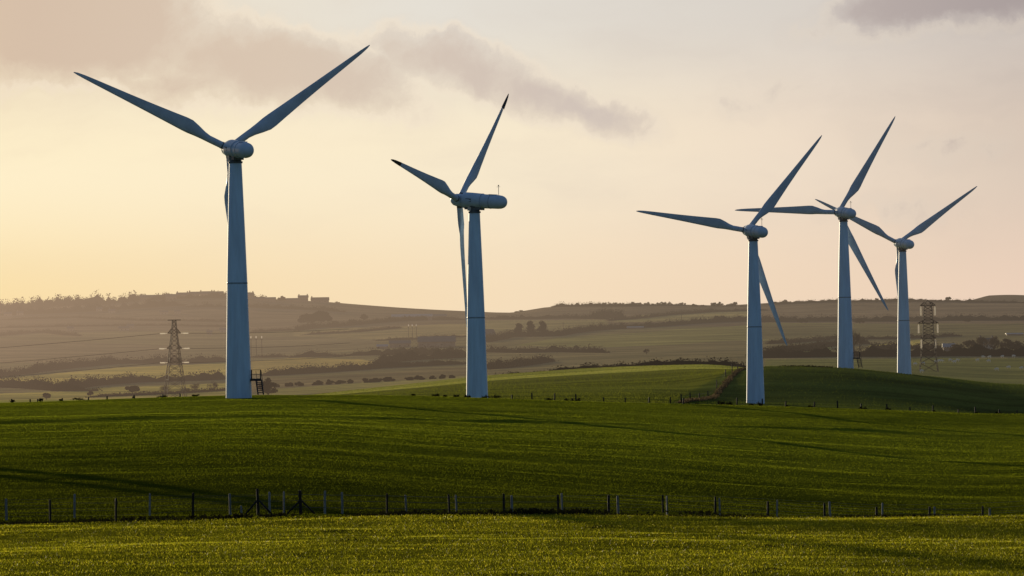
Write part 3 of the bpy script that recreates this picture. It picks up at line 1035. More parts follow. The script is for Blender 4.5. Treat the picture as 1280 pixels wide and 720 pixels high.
LOWG = 'low scrub tufts along the near crest'
for x, D, hp, wp in [(15, 748, 5, 9), (52, 748, 6, 6), (76, 748, 4, 5), (98, 750, 5, 17), (168, 750, 4, 5), (203, 750, 4, 12), (245, 750, 4, 10),
                     (285, 735, 3, 8), (515, 752, 4, 8), (545, 754, 6, 11), (556, 754, 4, 6), (571, 756, 6, 9), (584, 756, 6, 8), (606, 760, 6, 12), (619, 760, 8, 14),
                     (646, 765, 4, 8), (687, 768, 8, 12), (712, 768, 9, 13), (722, 770, 9, 10), (738, 770, 4, 8), (765, 770, 4, 8), (795, 770, 4, 7), (822, 772, 5, 12), (858, 772, 8, 8),
                     (872, 774, 6, 8), (902, 774, 11, 12), (912, 774, 10, 9), (940, 776, 7, 8), (950, 776, 10, 8), (985, 778, 6, 6), (1014, 780, 7, 10), (1078, 780, 8, 10), (1110, 782, 9, 8), (1168, 782, 8, 8), (1222, 784, 9, 8), (1248, 784, 9, 8)]:
    shrub(x, D, hp, wp, 'low dark scrub tuft growing along the near crest', LOWG)

G = 'bare hedgerow trees in the left valley'
for x, y, hp, wp, lab, st in [
        (58, 500, 11, 13, 'small round thorn tree at far left of the valley', 'thorn'),
        (166, 493, 14, 22, 'flat spreading thorn tree left of the left pylon', 'thorn'),
        (206, 494, 17, 17, 'bare tree hugging the left leg of the lattice pylon', 'bare'),
        (232, 494, 14, 14, 'bare tree just right of the left pylon', 'bare'),
        (244, 489, 14, 15, 'bare tree between left pylon and largest turbine', 'bare'),
        (266, 488, 14, 17, 'bare spreading tree close to the largest turbine tower', 'bare'),
        (113, 496, 9, 9, 'scruffy bush-like tree in the pale field at left', 'thorn')]:
    far_tree(x, y, hp, wp, lab, d=(1450, 2300), style=st, group=G)
tb = far_tree(334, 497, 27, 30, 'broad dark tree beside the access stair of the largest turbine', d=(1450, 2000), style='round')

# ridge and hillside trees
RG = 'trees standing along the far ridge'
RT = [(15, 389, 12, 24), (5, 390, 9, 14), (27, 388, 11, 12), (40, 387, 12, 14), (48, 387, 15, 12), (60, 386, 12, 18), (72, 385, 14, 20), (86, 384, 15, 22), (98, 383, 11, 14), (110, 383, 8, 14), (128, 381, 6, 14),
      (142, 380, 8, 14), (153, 379, 9, 12), (163, 378, 8, 10), (204, 373, 5, 12), (352, 376, 7, 12), (421, 379, 4, 10), (528, 388, 4, 9), (505, 386, 3, 8), (650, 390, 4, 12)]
for x, y, hp, wp in RT:
    far_tree(x, y, hp*1.35, wp*1.15, 'dark hazy tree on the far left ridge', d=(3800, 4300), style=random.choice(['round', 'bare']), group=RG, dens=1.3, sink=1.5)
WG = 'trees of the wood on the middle ridge'
for k in range(26):
    x = 752+k*4.2+random.uniform(-1, 1)
    far_tree(x, 382, random.uniform(6, 10), random.uniform(7, 11), 'hazy tree in the wood on the middle ridge', d=(3800, 4300), style='round', group=WG, dens=.5, sink=2)
for x, hp in [(868, 7), (880, 6), (893, 9), (899, 10), (907, 6), (918, 10), (930, 5), (912, 8)]:
    far_tree(x, 383, hp, 11, 'taller rounded tree on the ridge behind the dark slope turbine', d=(3800, 4300), style='round', group=WG, dens=.6, sink=1.5)
EG = 'small trees dotted along the right ridge'
for x, hp, wp in [(981, 4, 7), (996, 3, 9), (1012, 3, 8), (1028, 4, 10), (1044, 4, 6), (1069, 3, 8), (1085, 4, 9), (1096, 6, 8), (1103, 5, 6), (1112, 5, 9), (1137, 4, 7), (1148, 5, 8), (1156, 4, 10), (1171, 4, 8)]:
    far_tree(x, 378, hp*1.5, wp, 'tiny hazy tree on the right ridge', d=(3800, 4300), style='round', group=EG, dens=.5, sink=1)
far_tree(1186, 377.5, 7, 8, 'lone mushroom-shaped tree on the right ridge beside the tall pylon', d=(3900, 4300), style='pine', dens=.6)

far_tree(385, 408, 19, 25, 'wide umbrella pine, left half of the pair on the hillside', d=(2600, 3900), mat='pine', style='umbrella', dens=1.5, sink=.5)
far_tree(401, 407, 21, 28, 'tall umbrella pine, right half of the pair on the hillside', d=(2600, 3900), mat='pine', style='umbrella', dens=1.5, sink=.5)
far_tree(455, 402, 11, 12, 'rounded dark tree right of the umbrella pines', d=(2700, 4000))
far_tree(440, 404, 6, 14, 'low wide tree between umbrella pines and barns', d=(2700, 4000))
far_tree(420, 406, 7, 12, 'low tree at the foot of the umbrella pines', d=(2700, 4000))
for x, hp, lab in [(648, 18, 'left dark tree of the clump of three in the middle fields'), (664, 21, 'middle tree of the dark clump of three in the middle fields'), (678, 21, 'right tree of the dark clump of three in the middle fields')]:
    far_tree(x, 421, hp, 17, lab, d=(2300, 3600), mat='pine', style='tall', dens=1.3)
far_tree(688, 420, 8, 10, 'small pale tree at the right end of the dark clump', d=(2300, 3600))
for x, y, hp, wp in [(900, 402, 10, 20), (927, 402, 9, 16), (1075, 405, 9, 14), (1002, 404, 7, 18), (1210, 403, 7, 14)]:
    far_tree(x, y, hp, wp, 'rounded tree rising from the hedge band on the right hillside', d=(2700, 3900), group='trees in the right hedge band', dens=.9)
for x, y, hp, wp in [(1068, 440, 34, 16), (1075, 438, 26, 14), (1113, 443, 11, 12), (1026, 439, 10, 14), (808, 443, 9, 9), (720, 439, 10, 10), (692, 438, 8, 9)]:
    far_tree(x, y, hp, wp, 'hazy bare tree standing in the valley hedges', d=(1600, 3200), style='bare', group='bare trees in valley hedges', dens=1.3)
for x, y, hp, wp in [(1197, 440, 13, 22), (1214, 440, 19, 24), (1228, 439, 23, 18), (1243, 440, 26, 16), (1257, 440, 20, 22), (1271, 440, 17, 22), (1290, 440, 19, 28)]:
    far_tree(x, y, hp, wp, 'hazy tree of the wood around the blue-grey farmhouse', d=(1800, 2900), style='round', group='wood around the farmhouse', dens=.7, mat='hazy')

H = hedge
H([(-60, 421), (0, 420), (30, 417), (55, 416), (80, 419), (100, 420)], 3, 'thin hedge capping the low brown rise at far left', d=(2500, 3900))
H([(-60, 474), (0, 471), (40, 467), (50, 465)], 3.5, 'hedge at the left edge above the bright field')
H([(40, 466), (90, 460), (145, 455), (190, 454), (225, 455), (285, 452)], 4.5, 'long dark hedge above the bright green strip left of the pylon', wid=4, dens=9)
H([(-60, 486), (0, 484), (40, 486), (75, 489), (120, 489)], 4.5, 'dark hedge band left end below the bright strip', wid=5, dens=10, d=(1450, 2600))
H([(70, 489), (120, 482), (170, 478), (240, 476), (290, 474)], 4.0, 'dark hedge band running to the pylon below the bright strip', wid=5, dens=10, d=(1450, 2600))
H([(110, 497), (180, 494), (240, 491), (300, 487)], 1.4, 'thin low hedge at the pylon foot', d=(1450, 2300))
H([(0, 400), (90, 397), (180, 401), (290, 402)], 2.2, 'faint hedge on the left hillside', d=(3300, 4200), dens=3)
H([(0, 410), (120, 408), (200, 407), (290, 409)], 2.2, 'faint lower hedge on the left hillside', d=(2900, 4200), dens=3)
H([(312, 447), (332, 447), (360, 446)], 2, 'short thin hedge beside the three poles', d=(1800, 3000))
H([(362, 447), (395, 446), (428, 445)], 3.5, 'dark low hedge left of the farm sheds', d=(1800, 3000), dens=8)
H([(432, 445), (470, 444), (520, 443), (583, 444)], 5, 'dark hedge in front of the farm sheds', d=(1800, 3000), dens=8, wid=5)
H([(470, 455), (520, 450), (583, 447)], 6, 'brown scrub belt below the farm sheds', d=(1700, 3000), dens=7, wid=8)
H([(330, 470), (400, 466), (480, 460), (583, 455)], 4, 'long straight dark hedge below the farm', d=(1600, 2800), dens=8, wid=5)
HB = 'bumpy bushes in the row below the farm'
for x, w in [(345, 10), (362, 12), (374, 14), (397, 16), (412, 14), (425, 16), (438, 10), (460, 20), (473, 18), (486, 16), (512, 14), (524, 18), (541, 12), (553, 12), (565, 8)]:
    far_tree(x, 484-(x-345)*.052, 8+w*.12, w, 'rounded bush in the row below the farm', d=(1450, 2300), style='round', group=HB, name='bush', sink=.8)
H([(370, 414), (395, 410), (440, 407), (480, 403), (540, 400), (583, 400)], 4, 'dark hedge under the umbrella pines', d=(2500, 4000), dens=8, wid=5)
H([(312, 416), (370, 413)], 2.5, 'thin hedge left of the umbrella pines', d=(2500, 4000))
H([(380, 419), (450, 415), (500, 410)], 2, 'thin hedge between two pale hillside fields', d=(2400, 4000))
H([(470, 426), (530, 424), (583, 421)], 2.5, 'thin hedge behind the farm sheds', d=(2300, 3600))
H([(606, 399), (660, 399), (700, 398), (760, 399)], 4, 'dark hedge line left of centre under the ridge', d=(2900, 4200), dens=6)
H([(738, 398), (755, 396), (780, 399)], 7, 'thick bush patch on the middle hillside', d=(2900, 4200), dens=10)
H([(606, 428), (640, 421), (700, 420), (760, 412), (840, 407), (900, 403), (965, 400)], 4.5, 'long dark hedge climbing right from the clump of three trees', d=(2300, 3900), dens=8, wid=4)
H([(760, 401), (840, 394), (890, 390), (960, 388)], 3.0, 'upper hedge edging the pale field below the ridge', d=(3000, 4280), dens=6)
H([(606, 440), (650, 441), (700, 440), (760, 441)], 3.5, 'hedge across the hazy middle valley', d=(1700, 3100), dens=7)
H([(606, 462), (650, 458), (690, 452)], 4, 'scrubby hedge low in the middle valley', d=(1600, 2600), dens=7, wid=6)
H([(676, 461, 1465), (700, 459, 1460), (760, 457, 1460), (830, 455, 1450), (890, 453, 1440), (960, 453, 1430)], 2.1, 'dark bushy hedge along the top of the lit hill', 'hedge_dark', dens=14, size=.8, wid=2, lump=.7)
H([(606, 466, 1480), (640, 466, 1475), (668, 464, 1470)], 1.8, 'low dark hedge at the left end of the lit hill top', 'hedge_dark', dens=8, size=.7)
H([(950, 403), (1020, 402), (1100, 402), (1180, 401), (1300, 400)], 5, 'dark hedge band across the right hillside', d=(2700, 3900), dens=10, wid=6)
H([(940, 448), (1000, 447), (1060, 446), (1120, 446), (1200, 445), (1320, 445)], 5.5, 'dark hedge behind the sheep field', 'hedge_dark', d=(1700, 2500), dens=14, wid=4, lump=.4)
H([(955, 447), (990, 440), (1030, 434), (1085, 430)], 3.5, 'hedge above the small bright field behind the turbines', d=(1700, 3000), dens=7, wid=4)
H([(1085, 438), (1120, 436), (1180, 437)], 4, 'hedge below the bright strip beside the tall pylon', d=(1700, 3000), dens=8, wid=4)
H([(960, 430), (1040, 424), (1120, 424), (1200, 420)], 2.5, 'thin hedge across the right middle field', d=(2100, 3400), dens=5)
H([(-60, 391), (0, 389), (40, 386), (100, 381.5), (150, 378.5), (186, 374)], 8, 'ragged tree belt along the far left ridge', d=(3900, 4300), dens=16, wid=6, size=1.6, lump=.9)
H([(180, 376), (240, 373), (300, 372), (345, 376)], 5, 'garden hedges in front of the ridge houses', d=(3800, 4290), dens=9, size=1.3, lump=.8)
H([(0, 394), (80, 391), (150, 387), (230, 382)], 7, 'dark wooded slope below the left ridge', d=(3600, 4250), dens=12, wid=16, size=1.6, lump=.8)
H([(235, 384), (300, 384), (360, 386), (430, 390)], 4, 'hedge below the ridge houses', d=(3600, 4250), dens=7, wid=8, size=1.4, lump=.8)
H([(690, 384), (740, 383), (800, 383)], 4, 'hedge skirting the low ridge hill', d=(3900, 4300), dens=8)
H([(955, 381), (1040, 378), (1130, 377), (1200, 378), (1280, 379)], 3.4, 'thin hedge along the right ridge line', d=(3900, 4300), dens=5)
H([(850, 499, 925), (875, 489, 985), (900, 477, 1050), (922, 463, 1100), (932, 459, 1112)], .55, 'rough brown bank hedge edging the dark slope', 'bank', dens=10, size=.6, wid=.5, xn=.35, d=(850, 1200))
H([(985, 459, 1122), (1010, 457, 1122), (1035, 459, 1122)], .6, 'low dark scrub on the crest of the dark slope', 'hedge_dark', dens=14, size=.6)

# a wooded hill farther off behind the right ridge
hx = np.linspace(1195, 1500, 60)
hv = 371.5 - 3*np.exp(-((hx-1262)/45)**2) + np.where(hx < 1235, (1235-hx)*.22, 0)
DB = 6200.0
rows = []
for k, f in enumerate(np.linspace(0, 1, 8)):
    d = DB-700*(1-f)
    rows.append([air(x, 392+(v-392)*math.sin(f*math.pi/2), d) for x, v in zip(hx, hv)])
for f in (.5, 1): rows.append([p + Vector((0, 300*f+100, -14*f)) for p in rows[7]])
V = np.array([[tuple(p) for p in r] for r in rows]); nr, nc = V.shape[:2]
i = (np.arange(nr-1)[:, None]*nc+np.arange(nc-1)[None, :]).ravel()
bo = np_mesh('distant_hill', V.reshape(-1, 3), np.stack([i, i+1, i+nc+1, i+nc], 1), M['far_ground'])
at = bo.data.attributes.new('field', 'FLOAT_COLOR', 'POINT')
at.data.foreach_set('color', np.tile([.03, .03, .02, 1], nr*nc).astype(np.float32))
bo.data.polygons.foreach_set('use_smooth', np.ones(len(bo.data.polygons), bool))
tag(bo, kind='structure')


# ------------------------------------------------------------------ buildings
def house(x, y, wp, hp, label, d=(3600, 4300), wall='wall', roof='slate', chimneys=1, rz=0, depth=None, roof_f=.45, windows=3, name='house', cat='house', group=None, sink=.6):
    b = locate(x, y, *d); s = px(b.y)
    wp *= 1.1 if d[0] == 3600 else 1
    w = wp/s; h = hp/s; dp = depth or max(5.0, w*.5)
    root = empty(name, b - Vector((0, 0, sink)), label, cat, group, rz)
    he = h*(1-roof_f)+sink; ht = h+sink
    mb = MB(); n = 0
    v = [(-w/2, -dp/2, -1), (w/2, -dp/2, -1), (w/2, dp/2, -1), (-w/2, dp/2, -1), (-w/2, -dp/2, he), (w/2, -dp/2, he), (w/2, dp/2, he), (-w/2, dp/2, he), (-w/2, 0, ht-.1), (w/2, 0, ht-.1)]
    mb.v = v; mb.f = [(0, 1, 5, 4), (2, 3, 7, 6), (1, 2, 6, 9, 5), (3, 0, 4, 8, 7), (0, 3, 2, 1)]
    mb.build('wall', M[wall], root)
    ov = .35; t = .22
    mb = MB()
    sl = (ht-he)/(dp/2)
    for sy in (-1, 1):
        n = len(mb.v); ye = sy*(dp/2+ov); ze = he-sl*ov+.04
        mb.v += [(-w/2-ov, ye, ze), (w/2+ov, ye, ze), (w/2+ov, 0, ht+.04), (-w/2-ov, 0, ht+.04),
                 (-w/2-ov, ye, ze+t), (w/2+ov, ye, ze+t), (w/2+ov, 0, ht+t+.04), (-w/2-ov, 0, ht+t+.04)]
        mb.f += [tuple(n+i for i in f) for f in ((0, 3, 2, 1), (4, 5, 6, 7), (0, 1, 5, 4), (1, 2, 6, 5), (3, 0, 4, 7))]
    ro = mb.build('roof', M[roof], root)
    for k in range(chimneys):
        cx = -w/2+.5 if k == 0 else w/2-.5
        mb = MB().box((cx, 0, ht+.3), (.8, .6, 1.3)); mb.box((cx, 0, ht+1.0), (.9, .7, .1))
        for q in (-.2, .2): mb.tube([(cx+q, 0, ht+1.05), (cx+q, 0, ht+1.3)], .1, 6)
        mb.build('chimney', M['wall'], ro)
    for k in range(windows):
        fx = -w/2+w*(k+.7)/(windows+.4)
        wo = MB().box((fx, -dp/2-.02, he*.55), (min(1.3, w*.14), .1, min(1.3, he*.35))).build('window', M['white_wall'], root)
        MB().box((fx, -dp/2-.05, he*.55), (min(1.05, w*.11), .09, min(1.05, he*.28))).build('pane', M['pane'], wo)
    return root


house(190, 375, 26, 6, 'long low house with wide roof at the left end of the ridge row', chimneys=2, roof_f=.5, depth=9)
house(214, 374, 12, 6, 'small house right of the long low ridge house')
house(228, 372, 13, 6, 'ridge house with twin chimneys, left of the highest roofs', chimneys=2)
house(243, 371, 12, 6, 'ridge house at the highest point left of the turbine tower')
house(258, 370.5, 14, 6, 'broad ridge house close left of the largest tower', chimneys=2)
house(273, 370.5, 11, 6, 'ridge house touching the left side of the largest tower')
house(311, 373, 11, 7, 'ridge house just right of the largest tower', chimneys=2, roof_f=.5)
house(330, 376, 26, 4, 'long low barn on the ridge right of the largest tower', chimneys=0, name='barn', cat='barn', windows=2)
house(366, 377, 14, 4, 'low outbuilding left of the tall ridge house', chimneys=0, name='barn', cat='barn', windows=1)
house(379, 377, 11, 7.5, 'tall ridge house with a chimney at each gable', chimneys=2, roof_f=.3, depth=8, windows=4)
house(400, 378, 20, 6, 'long ridge building with a single left chimney', chimneys=1, roof_f=.55)
house(515, 400, 50, 7, 'large pale-roofed farm shed under the ridge', d=(2800, 4000), roof='pale_roof', chimneys=0, name='barn', cat='barn', depth=16, windows=2, wall='wall')
house(545, 399, 26, 6, 'dark farm shed at the right end of the pale-roofed one', d=(2800, 4000), chimneys=0, name='barn', cat='barn', depth=12, windows=1)
house(546, 434, 46, 13, 'large dark barn of the hazy valley farm', d=(2100, 3200), chimneys=0, name='barn', cat='barn', depth=14, windows=0, roof_f=.5)
house(500, 434, 26, 8, 'lower shed left of the large valley barn', d=(2100, 3200), chimneys=0, name='barn', cat='barn', depth=9, windows=1, roof='slate')
house(478, 436, 13, 5, 'small pale block standing in for glints left of the valley farm', d=(2100, 3200), chimneys=0, name='shed', cat='shed', depth=5, windows=0, wall='wall', roof='pale_roof')  # added for bright glints at the farm, their source unknown
house(609, 424, 18, 12, 'white gabled farmhouse right of the stopped turbine tower', d=(2300, 3400), wall='white_wall', chimneys=1, roof_f=.55, rz=R(35), windows=1)
house(794, 411, 20, 2.5, 'long low shed with pale roof on the middle hillside', d=(2700, 3600), wall='wall', roof='pale_roof', chimneys=0, name='shed', cat='shed', depth=6, windows=0)
house(1233, 436, 18, 13, 'blue-grey farmhouse among trees behind the sheep field', d=(1900, 2800), wall='white_wall', chimneys=2, windows=3)
house(1186, 439, 14, 9, 'small pale-roofed farm outbuilding behind the tall pylon', d=(1900, 2800), roof='pale_roof', chimneys=0, name='shed', cat='shed', windows=1)
house(1268, 419, 20, 2.2, 'pale low roof at the right edge above the wood', d=(2400, 3600), roof='pale_roof', chimneys=0, name='shed', cat='shed', depth=6, windows=0)
HV = 'scattered hazy cottages on the left hillside'
for x, y, w in [(10, 395, 9), (25, 394, 8), (140, 391, 8), (155, 413, 12), (163, 410, 8), (205, 393, 10), (88, 413, 7), (124, 389, 7), (222, 392, 7), (262, 418, 6), (280, 415, 10)]:
    house(x, y, w, 4.5, 'small pale hazy cottage scattered on the left hillside', d=(2900, 4200), wall='white_wall', roof='slate', group=HV, windows=2)


# ------------------------------------------------------------------ pylons, poles, cables
def lattice(mb, w0, z0, w1, z1, n, r, rb):
    c = [(-1, -1), (1, -1), (1, 1), (-1, 1)]
    wz = lambda z: w0+(w1-w0)*(z-z0)/(z1-z0)
    for sx, sy in c:
        mb.tube([(sx*w0/2, sy*w0/2, z0), (sx*w1/2, sy*w1/2, z1)], r, 4)
    q = (w1/w0)**(1/n) if w0 > w1 else 1
    zs = [z0]
    tot = sum(q**k for k in range(n))
    for k in range(n): zs.append(zs[-1]+(z1-z0)*q**k/tot)
    for a, b in zip(zs, zs[1:]):
        wa, wb = wz(a)/2, wz(b)/2
        for k in range(4):
            A, B = c[k], c[(k+1) % 4]
            mb.tube([(A[0]*wa, A[1]*wa, a), (B[0]*wb, B[1]*wb, b)], rb, 4, False)
            mb.tube([(B[0]*wa, B[1]*wa, a), (A[0]*wb, A[1]*wb, b)], rb, 4, False)
            mb.tube([(A[0]*wb, A[1]*wb, b), (B[0]*wb, B[1]*wb, b)], rb, 4, False)


def arm(mb, half, z, w, up, r=.10):
    for s in (-1, 1):
        for y in (-w/2, w/2):
            mb.tube([(s*w/2, y, z), (s*half, 0, z+.05)], r, 4)
            mb.tube([(s*w/2, y, z+up), (s*half, 0, z+.05)], r*.8, 4)
        for f in (.35, .7):
            x = s*(w/2+(half-w/2)*f); yy = w/2*(1-f)
            mb.tube([(x, -yy, z), (x, yy, z)], r*.7, 4, False)
            mb.tube([(x, yy, z), (x, yy, z+up*(1-f))], r*.7, 4, False)
            mb.tube([(x, -yy, z), (x, -yy, z+up*(1-f))], r*.7, 4, False)


# left tension pylon
DP = 1640.0
pb = spot(219, DP); H_ = (air(219, 400, DP).z - pb.z)
py = empty('lattice_pylon', pb, 'lattice pylon left of the largest turbine with horizontal white insulators', 'pylon', None, R(14))
lower = H_*.15
mb = MB(); S = px(DP)
lattice(mb, 5.8, -.5, 4.6, H_*.25, 2, .12, .06); lattice(mb, 4.6, H_*.25, 2.9, H_*.58, 4, .12, .06); lattice(mb, 2.9, H_*.58, 1.3, H_-2.6, 6, .11, .05); lattice(mb, 1.3, H_-2.6, 1.0, H_, 2, .11, .06)
mb.build('lattice_body', M['steel'], py)
mb = MB(); mb.box((0, 0, H_), (3.9, .4, .24)); mb.build('top_bar', M['steel'], py)
zs_ = [pb.z + 0 for _ in range(3)]
ARM_Y = [416.5, 435.5, 453]
ends = []
for yy, half in zip(ARM_Y, (1.9, 2.2, 2.0)):
    z = air(219, yy, DP).z - pb.z
    mb = MB(); arm(mb, half, z, 1.5, 1.3, .10); a = mb.build('crossarm', M['steel'], py)
    for s in (-1, 1):
        mb = MB().tube([(s*(half+.1), 0, z), (s*(half+.7), 0, z-.05)], .08, 5)
        mb.lathe([(.02, 0), (.18, .03), (.18, 1.5), (.02, 1.54)], 8, None)
        A = Matrix.Rotation(R(90*s), 3, 'Y')
        for i in range(len(mb.v)-32, len(mb.v)):
            mb.v[i] = tuple(A @ Vector(mb.v[i]) + Vector((s*(half+.7), 0, z-.05)))
        mb.build('insulator', M['insul'], a, True)
        ends.append((s, half+2.5, z-.08))
CG = 'power cables strung from the left pylon'
for n_, (s, xo, z) in enumerate(ends):
    p = pb + Matrix.Rotation(R(14), 3, 'Z') @ Vector((s*xo, 0, z))
    far = Vector((p.x + (s*250 if s < 0 else 42), p.y + (140 if s > 0 else -60), p.z - (9 if s < 0 else -1)))
    pts = []
    for k in range(25):
        f = k/24; q = p.lerp(far, f); q.z -= (6.0 if s < 0 else .8)*4*f*(1-f)*.5; pts.append(q-p)
    c_ = MB().tube(pts, .05, 4, False).build('power_cable', M['steel'], None)
    c_.location = p
    lv = {0: 'top', 1: 'middle', 2: 'bottom'}[n_//2]
    tag(c_, f'{lv} dark power cable sagging {"left" if s < 0 else "right"} from the left lattice pylon', 'power cable', CG)

# right suspension pylon
DQ = 2050.0
pb = spot(1161, 1720.0); DQ = 1720.0
H_ = (air(1161, 375, DQ).z - pb.z)
py = empty('lattice_pylon', pb, 'taller lattice pylon at right with hanging white insulators beside the sheep', 'pylon', None, R(0))
zz_ = [air(1161, y, DQ).z - pb.z for y in (382, 404, 423)]
mb = MB()
lattice(mb, 5.6, -.5, 3.4, zz_[2]-.5, 4, .10, .05); lattice(mb, 3.4, zz_[2]-.5, 2.5, zz_[0]-1.5, 9, .09, .04); lattice(mb, 2.5, zz_[0]-1.5, 1.9, zz_[0]+.6, 2, .09, .045)
for sx in (-1, 1):
    for sy in (-1, 1): mb.tube([(sx*.95, sy*.95, zz_[0]+.6), (0, 0, H_)], .12, 4)
mb.build('lattice_body', M['steel'], py)
for z, half in zip(zz_, (2.3, 3.1, 2.3)):
    mb = MB(); arm(mb, half, z, 1.9, 1.1, .13); mb.box((0, 0, z), (2*half, .22, .2)); a = mb.build('crossarm', M['steel'], py)
    for s in (-1, 1):
        mb = MB().tube([(s*half*.93, 0, z), (s*half*.93, 0, z-.5)], .05, 5)
        for k in range(10):
            zc = z-.5-.25*k
            n0 = len(mb.v); mb.lathe([(.12, zc), (.30, zc-.05), (.30, zc-.17), (.12, zc-.25)], 8)
            for i in range(n0, len(mb.v)): mb.v[i] = (mb.v[i][0]+s*half*.93, mb.v[i][1], mb.v[i][2])
        mb.build('insulator', M['insul'], a, True)


def pole(x, y, hp, label, group=None, d=(1900, 3000), white=True):
    b = locate(x, y, *d); h = hp/px(b.y)
    r = empty('utility_pole', b, label, 'utility pole', group)
    MB().tube([(0, 0, -.5), (0, 0, h)], [.17, .12], 8).build('shaft', M['wood_pole'], r, True)
    MB().box((0, 0, h-.3), (1.3, .14, .14)).build('crossarm', M['wood_pole'], r)
    if white:
        MB().lathe([(.06, h), (.26, h+.1), (.26, h+.8), (.1, h+1.1)], 8).build('insulator', M['insul'], r, True)
    return r


for x in (314, 320.5, 327.5): pole(x, 447, 24, 'thin pole with white insulator beside the largest tower', 'poles beside the largest tower')
for x in (511, 515.5, 520.5): pole(x, 426, 18, 'thin white-topped pole behind the valley barns', 'poles behind the valley barns', d=(2300, 3400))
pole(852, 405, 13, 'single thin pole on the middle hillside hedge', d=(2500, 3800), white=False)
pole(178, 455, 10, 'single thin pole on the hedge left of the pylon', d=(1900, 3000), white=False)
pole(118, 382, 8, 'thin mast on the left ridge among trees', d=(3900, 4300), white=False)
pole(704, 411, 8, 'short pole right of the dark clump of trees', d=(2500, 3600), white=False)


# ------------------------------------------------------------------ sheep
def sheep_mesh():
    J = [((-.35, 0, .62), .22), ((-.1, 0, .66), .27), ((.2, 0, .64), .25), ((.42, 0, .66), .17), ((.58, 0, .60), .11), ((.72, 0, .45), .085), ((.80, 0, .36), .055),
         ((-.38, .13, .42), .09), ((-.42, .14, .22), .045), ((-.38, .14, .0), .04), ((-.38, -.13, .42), .09), ((-.42, -.14, .22), .045), ((-.38, -.14, .0), .04),
         ((.28, .12, .42), .08), ((.29, .12, .2), .042), ((.29, .12, .0), .04), ((.28, -.12, .42), .08), ((.29, -.12, .2), .042), ((.29, -.12, .0), .04),
         ((.60, .11, .57), .035), ((.60, -.11, .57), .035), ((-.55, 0, .5), .04)]
    E = [(0, 1), (1, 2), (2, 3), (3, 4), (4, 5), (5, 6), (0, 7), (7, 8), (8, 9), (0, 10), (10, 11), (11, 12), (2, 13), (13, 14), (14, 15), (2, 16), (16, 17), (17, 18), (4, 19), (4, 20), (0, 21)]
    me = bpy.data.meshes.new('sheep'); me.from_pydata([j[0] for j in J], E, [])
    o = bpy.data.objects.new('tmp', me); col.objects.link(o)
    md = o.modifiers.new('s', 'SKIN'); me.skin_vertices
    for i, j in enumerate(J): me.skin_vertices[0].data[i].radius = (j[1], j[1])
    me.skin_vertices[0].data[1].use_root = True
    o.modifiers.new('d', 'SUBSURF').levels = 1
    dg = bpy.context.evaluated_depsgraph_get()
    r = bpy.data.meshes.new_from_object(o.evaluated_get(dg))
    bpy.data.objects.remove(o)
    r.name = 'sheep'
    return r


SM = sheep_mesh(); SM.materials.clear(); SM.materials.append(M['wool'])
for x, y in [(1144, 457), (1154, 456), (1170, 454), (1174, 453), (1177, 453), (1188, 452), (1193, 454), (1197, 452), (1222, 452), (1229, 448), (1237, 448), (1236, 453), (1253, 447.5), (1267, 447), (1246, 463.5), (1261, 461), (1277, 462), (1152, 466)]:
    b = locate(x, y, 1500, 2150)
    o = bpy.data.objects.new('sheep', SM); col.objects.link(o)
    o.location = b - Vector((0, 0, .03)); o.rotation_euler = (0, 0, random.choice([0, math.pi])+random.uniform(-.7, .7)); o.scale = (1.15,)*3
    tag(o, 'small pale sheep grazing in the field below the tall pylon', 'sheep', 'sheep grazing in the right field')


# ------------------------------------------------------------------ sky
world = bpy.data.worlds.new('World'); scene.world = world; world.use_nodes = True
world.node_tree.nodes.clear()
t = NT(world.node_tree)
sky = t.new('ShaderNodeTexSky', sky_type='NISHITA'); sky.sun_disc = False
sky.sun_elevation = SUN_EL; sky.sun_rotation = -SUN_AZ
sky.air_density = 1.0; sky.dust_density = 1.5; sky.ozone_density = 1.5; sky.altitude = 50
dirv = t.new('ShaderNodeTexCoord').outputs['Generated']
sp = t.new('ShaderNodeSeparateXYZ'); t.l.new(dirv, sp.inputs[0])
yy = t.m('MAXIMUM', sp.outputs[1], .05)
U = t.m('DIVIDE', sp.outputs[0], yy); Vv = t.m('DIVIDE', sp.outputs[2], yy)
cmb = t.new('ShaderNodeCombineXYZ'); t.l.new(U, cmb.inputs[0]); t.l.new(Vv, cmb.inputs[1])
uvw = cmb.outputs[0]
# horizon and upper rows of the hazy western sky, left (sunward) to right
fu = t.rng(U, -.14, .14, 0, 1, False)
K = lambda *c: lin(c)
low = t.ramp(fu, [(0, K(255, 225, 160)), (.18, K(250, 222, 168)), (.5, K(245, 221, 187)), (.82, K(235, 208, 186)), (1, K(215, 188, 172))])
midr = t.ramp(fu, [(0, K(255, 244, 208)), (.18, K(255, 239, 202)), (.5, K(248, 233, 205)), (.68, K(238, 220, 199)), (.82, K(220, 202, 185)), (1, K(202, 186, 174))])
upr = t.ramp(fu, [(0, K(250, 228, 190)), (.18, K(240, 226, 200)), (.45, K(229, 223, 212)), (.7, K(216, 208, 199)), (.85, K(204, 194, 186)), (1, K(190, 180, 174))])
c1 = t.mix(t.rng(Vv, .006, .032), low, midr)
front = t.mix(t.rng(Vv, .034, .060), c1, upr)

# clouds in the direction field
w1 = t.noise(uvw, 38.0, 6.0, .6, 1)
warp = t.vm('ADD', uvw, t.vm('SCALE', t.vm('SUBTRACT', w1, (.5, .5, .5)), scale=.011))
w2 = t.noise(uvw, 150.0, 6.0, .65, 1)
warp = t.vm('ADD', warp, t.vm('SCALE', t.vm('SUBTRACT', w2, (.5, .5, .5)), scale=.0035))


def pxdir(x, y):
    u, v = unroll(x, y)
    return (u-640)/F, (430-v)/F


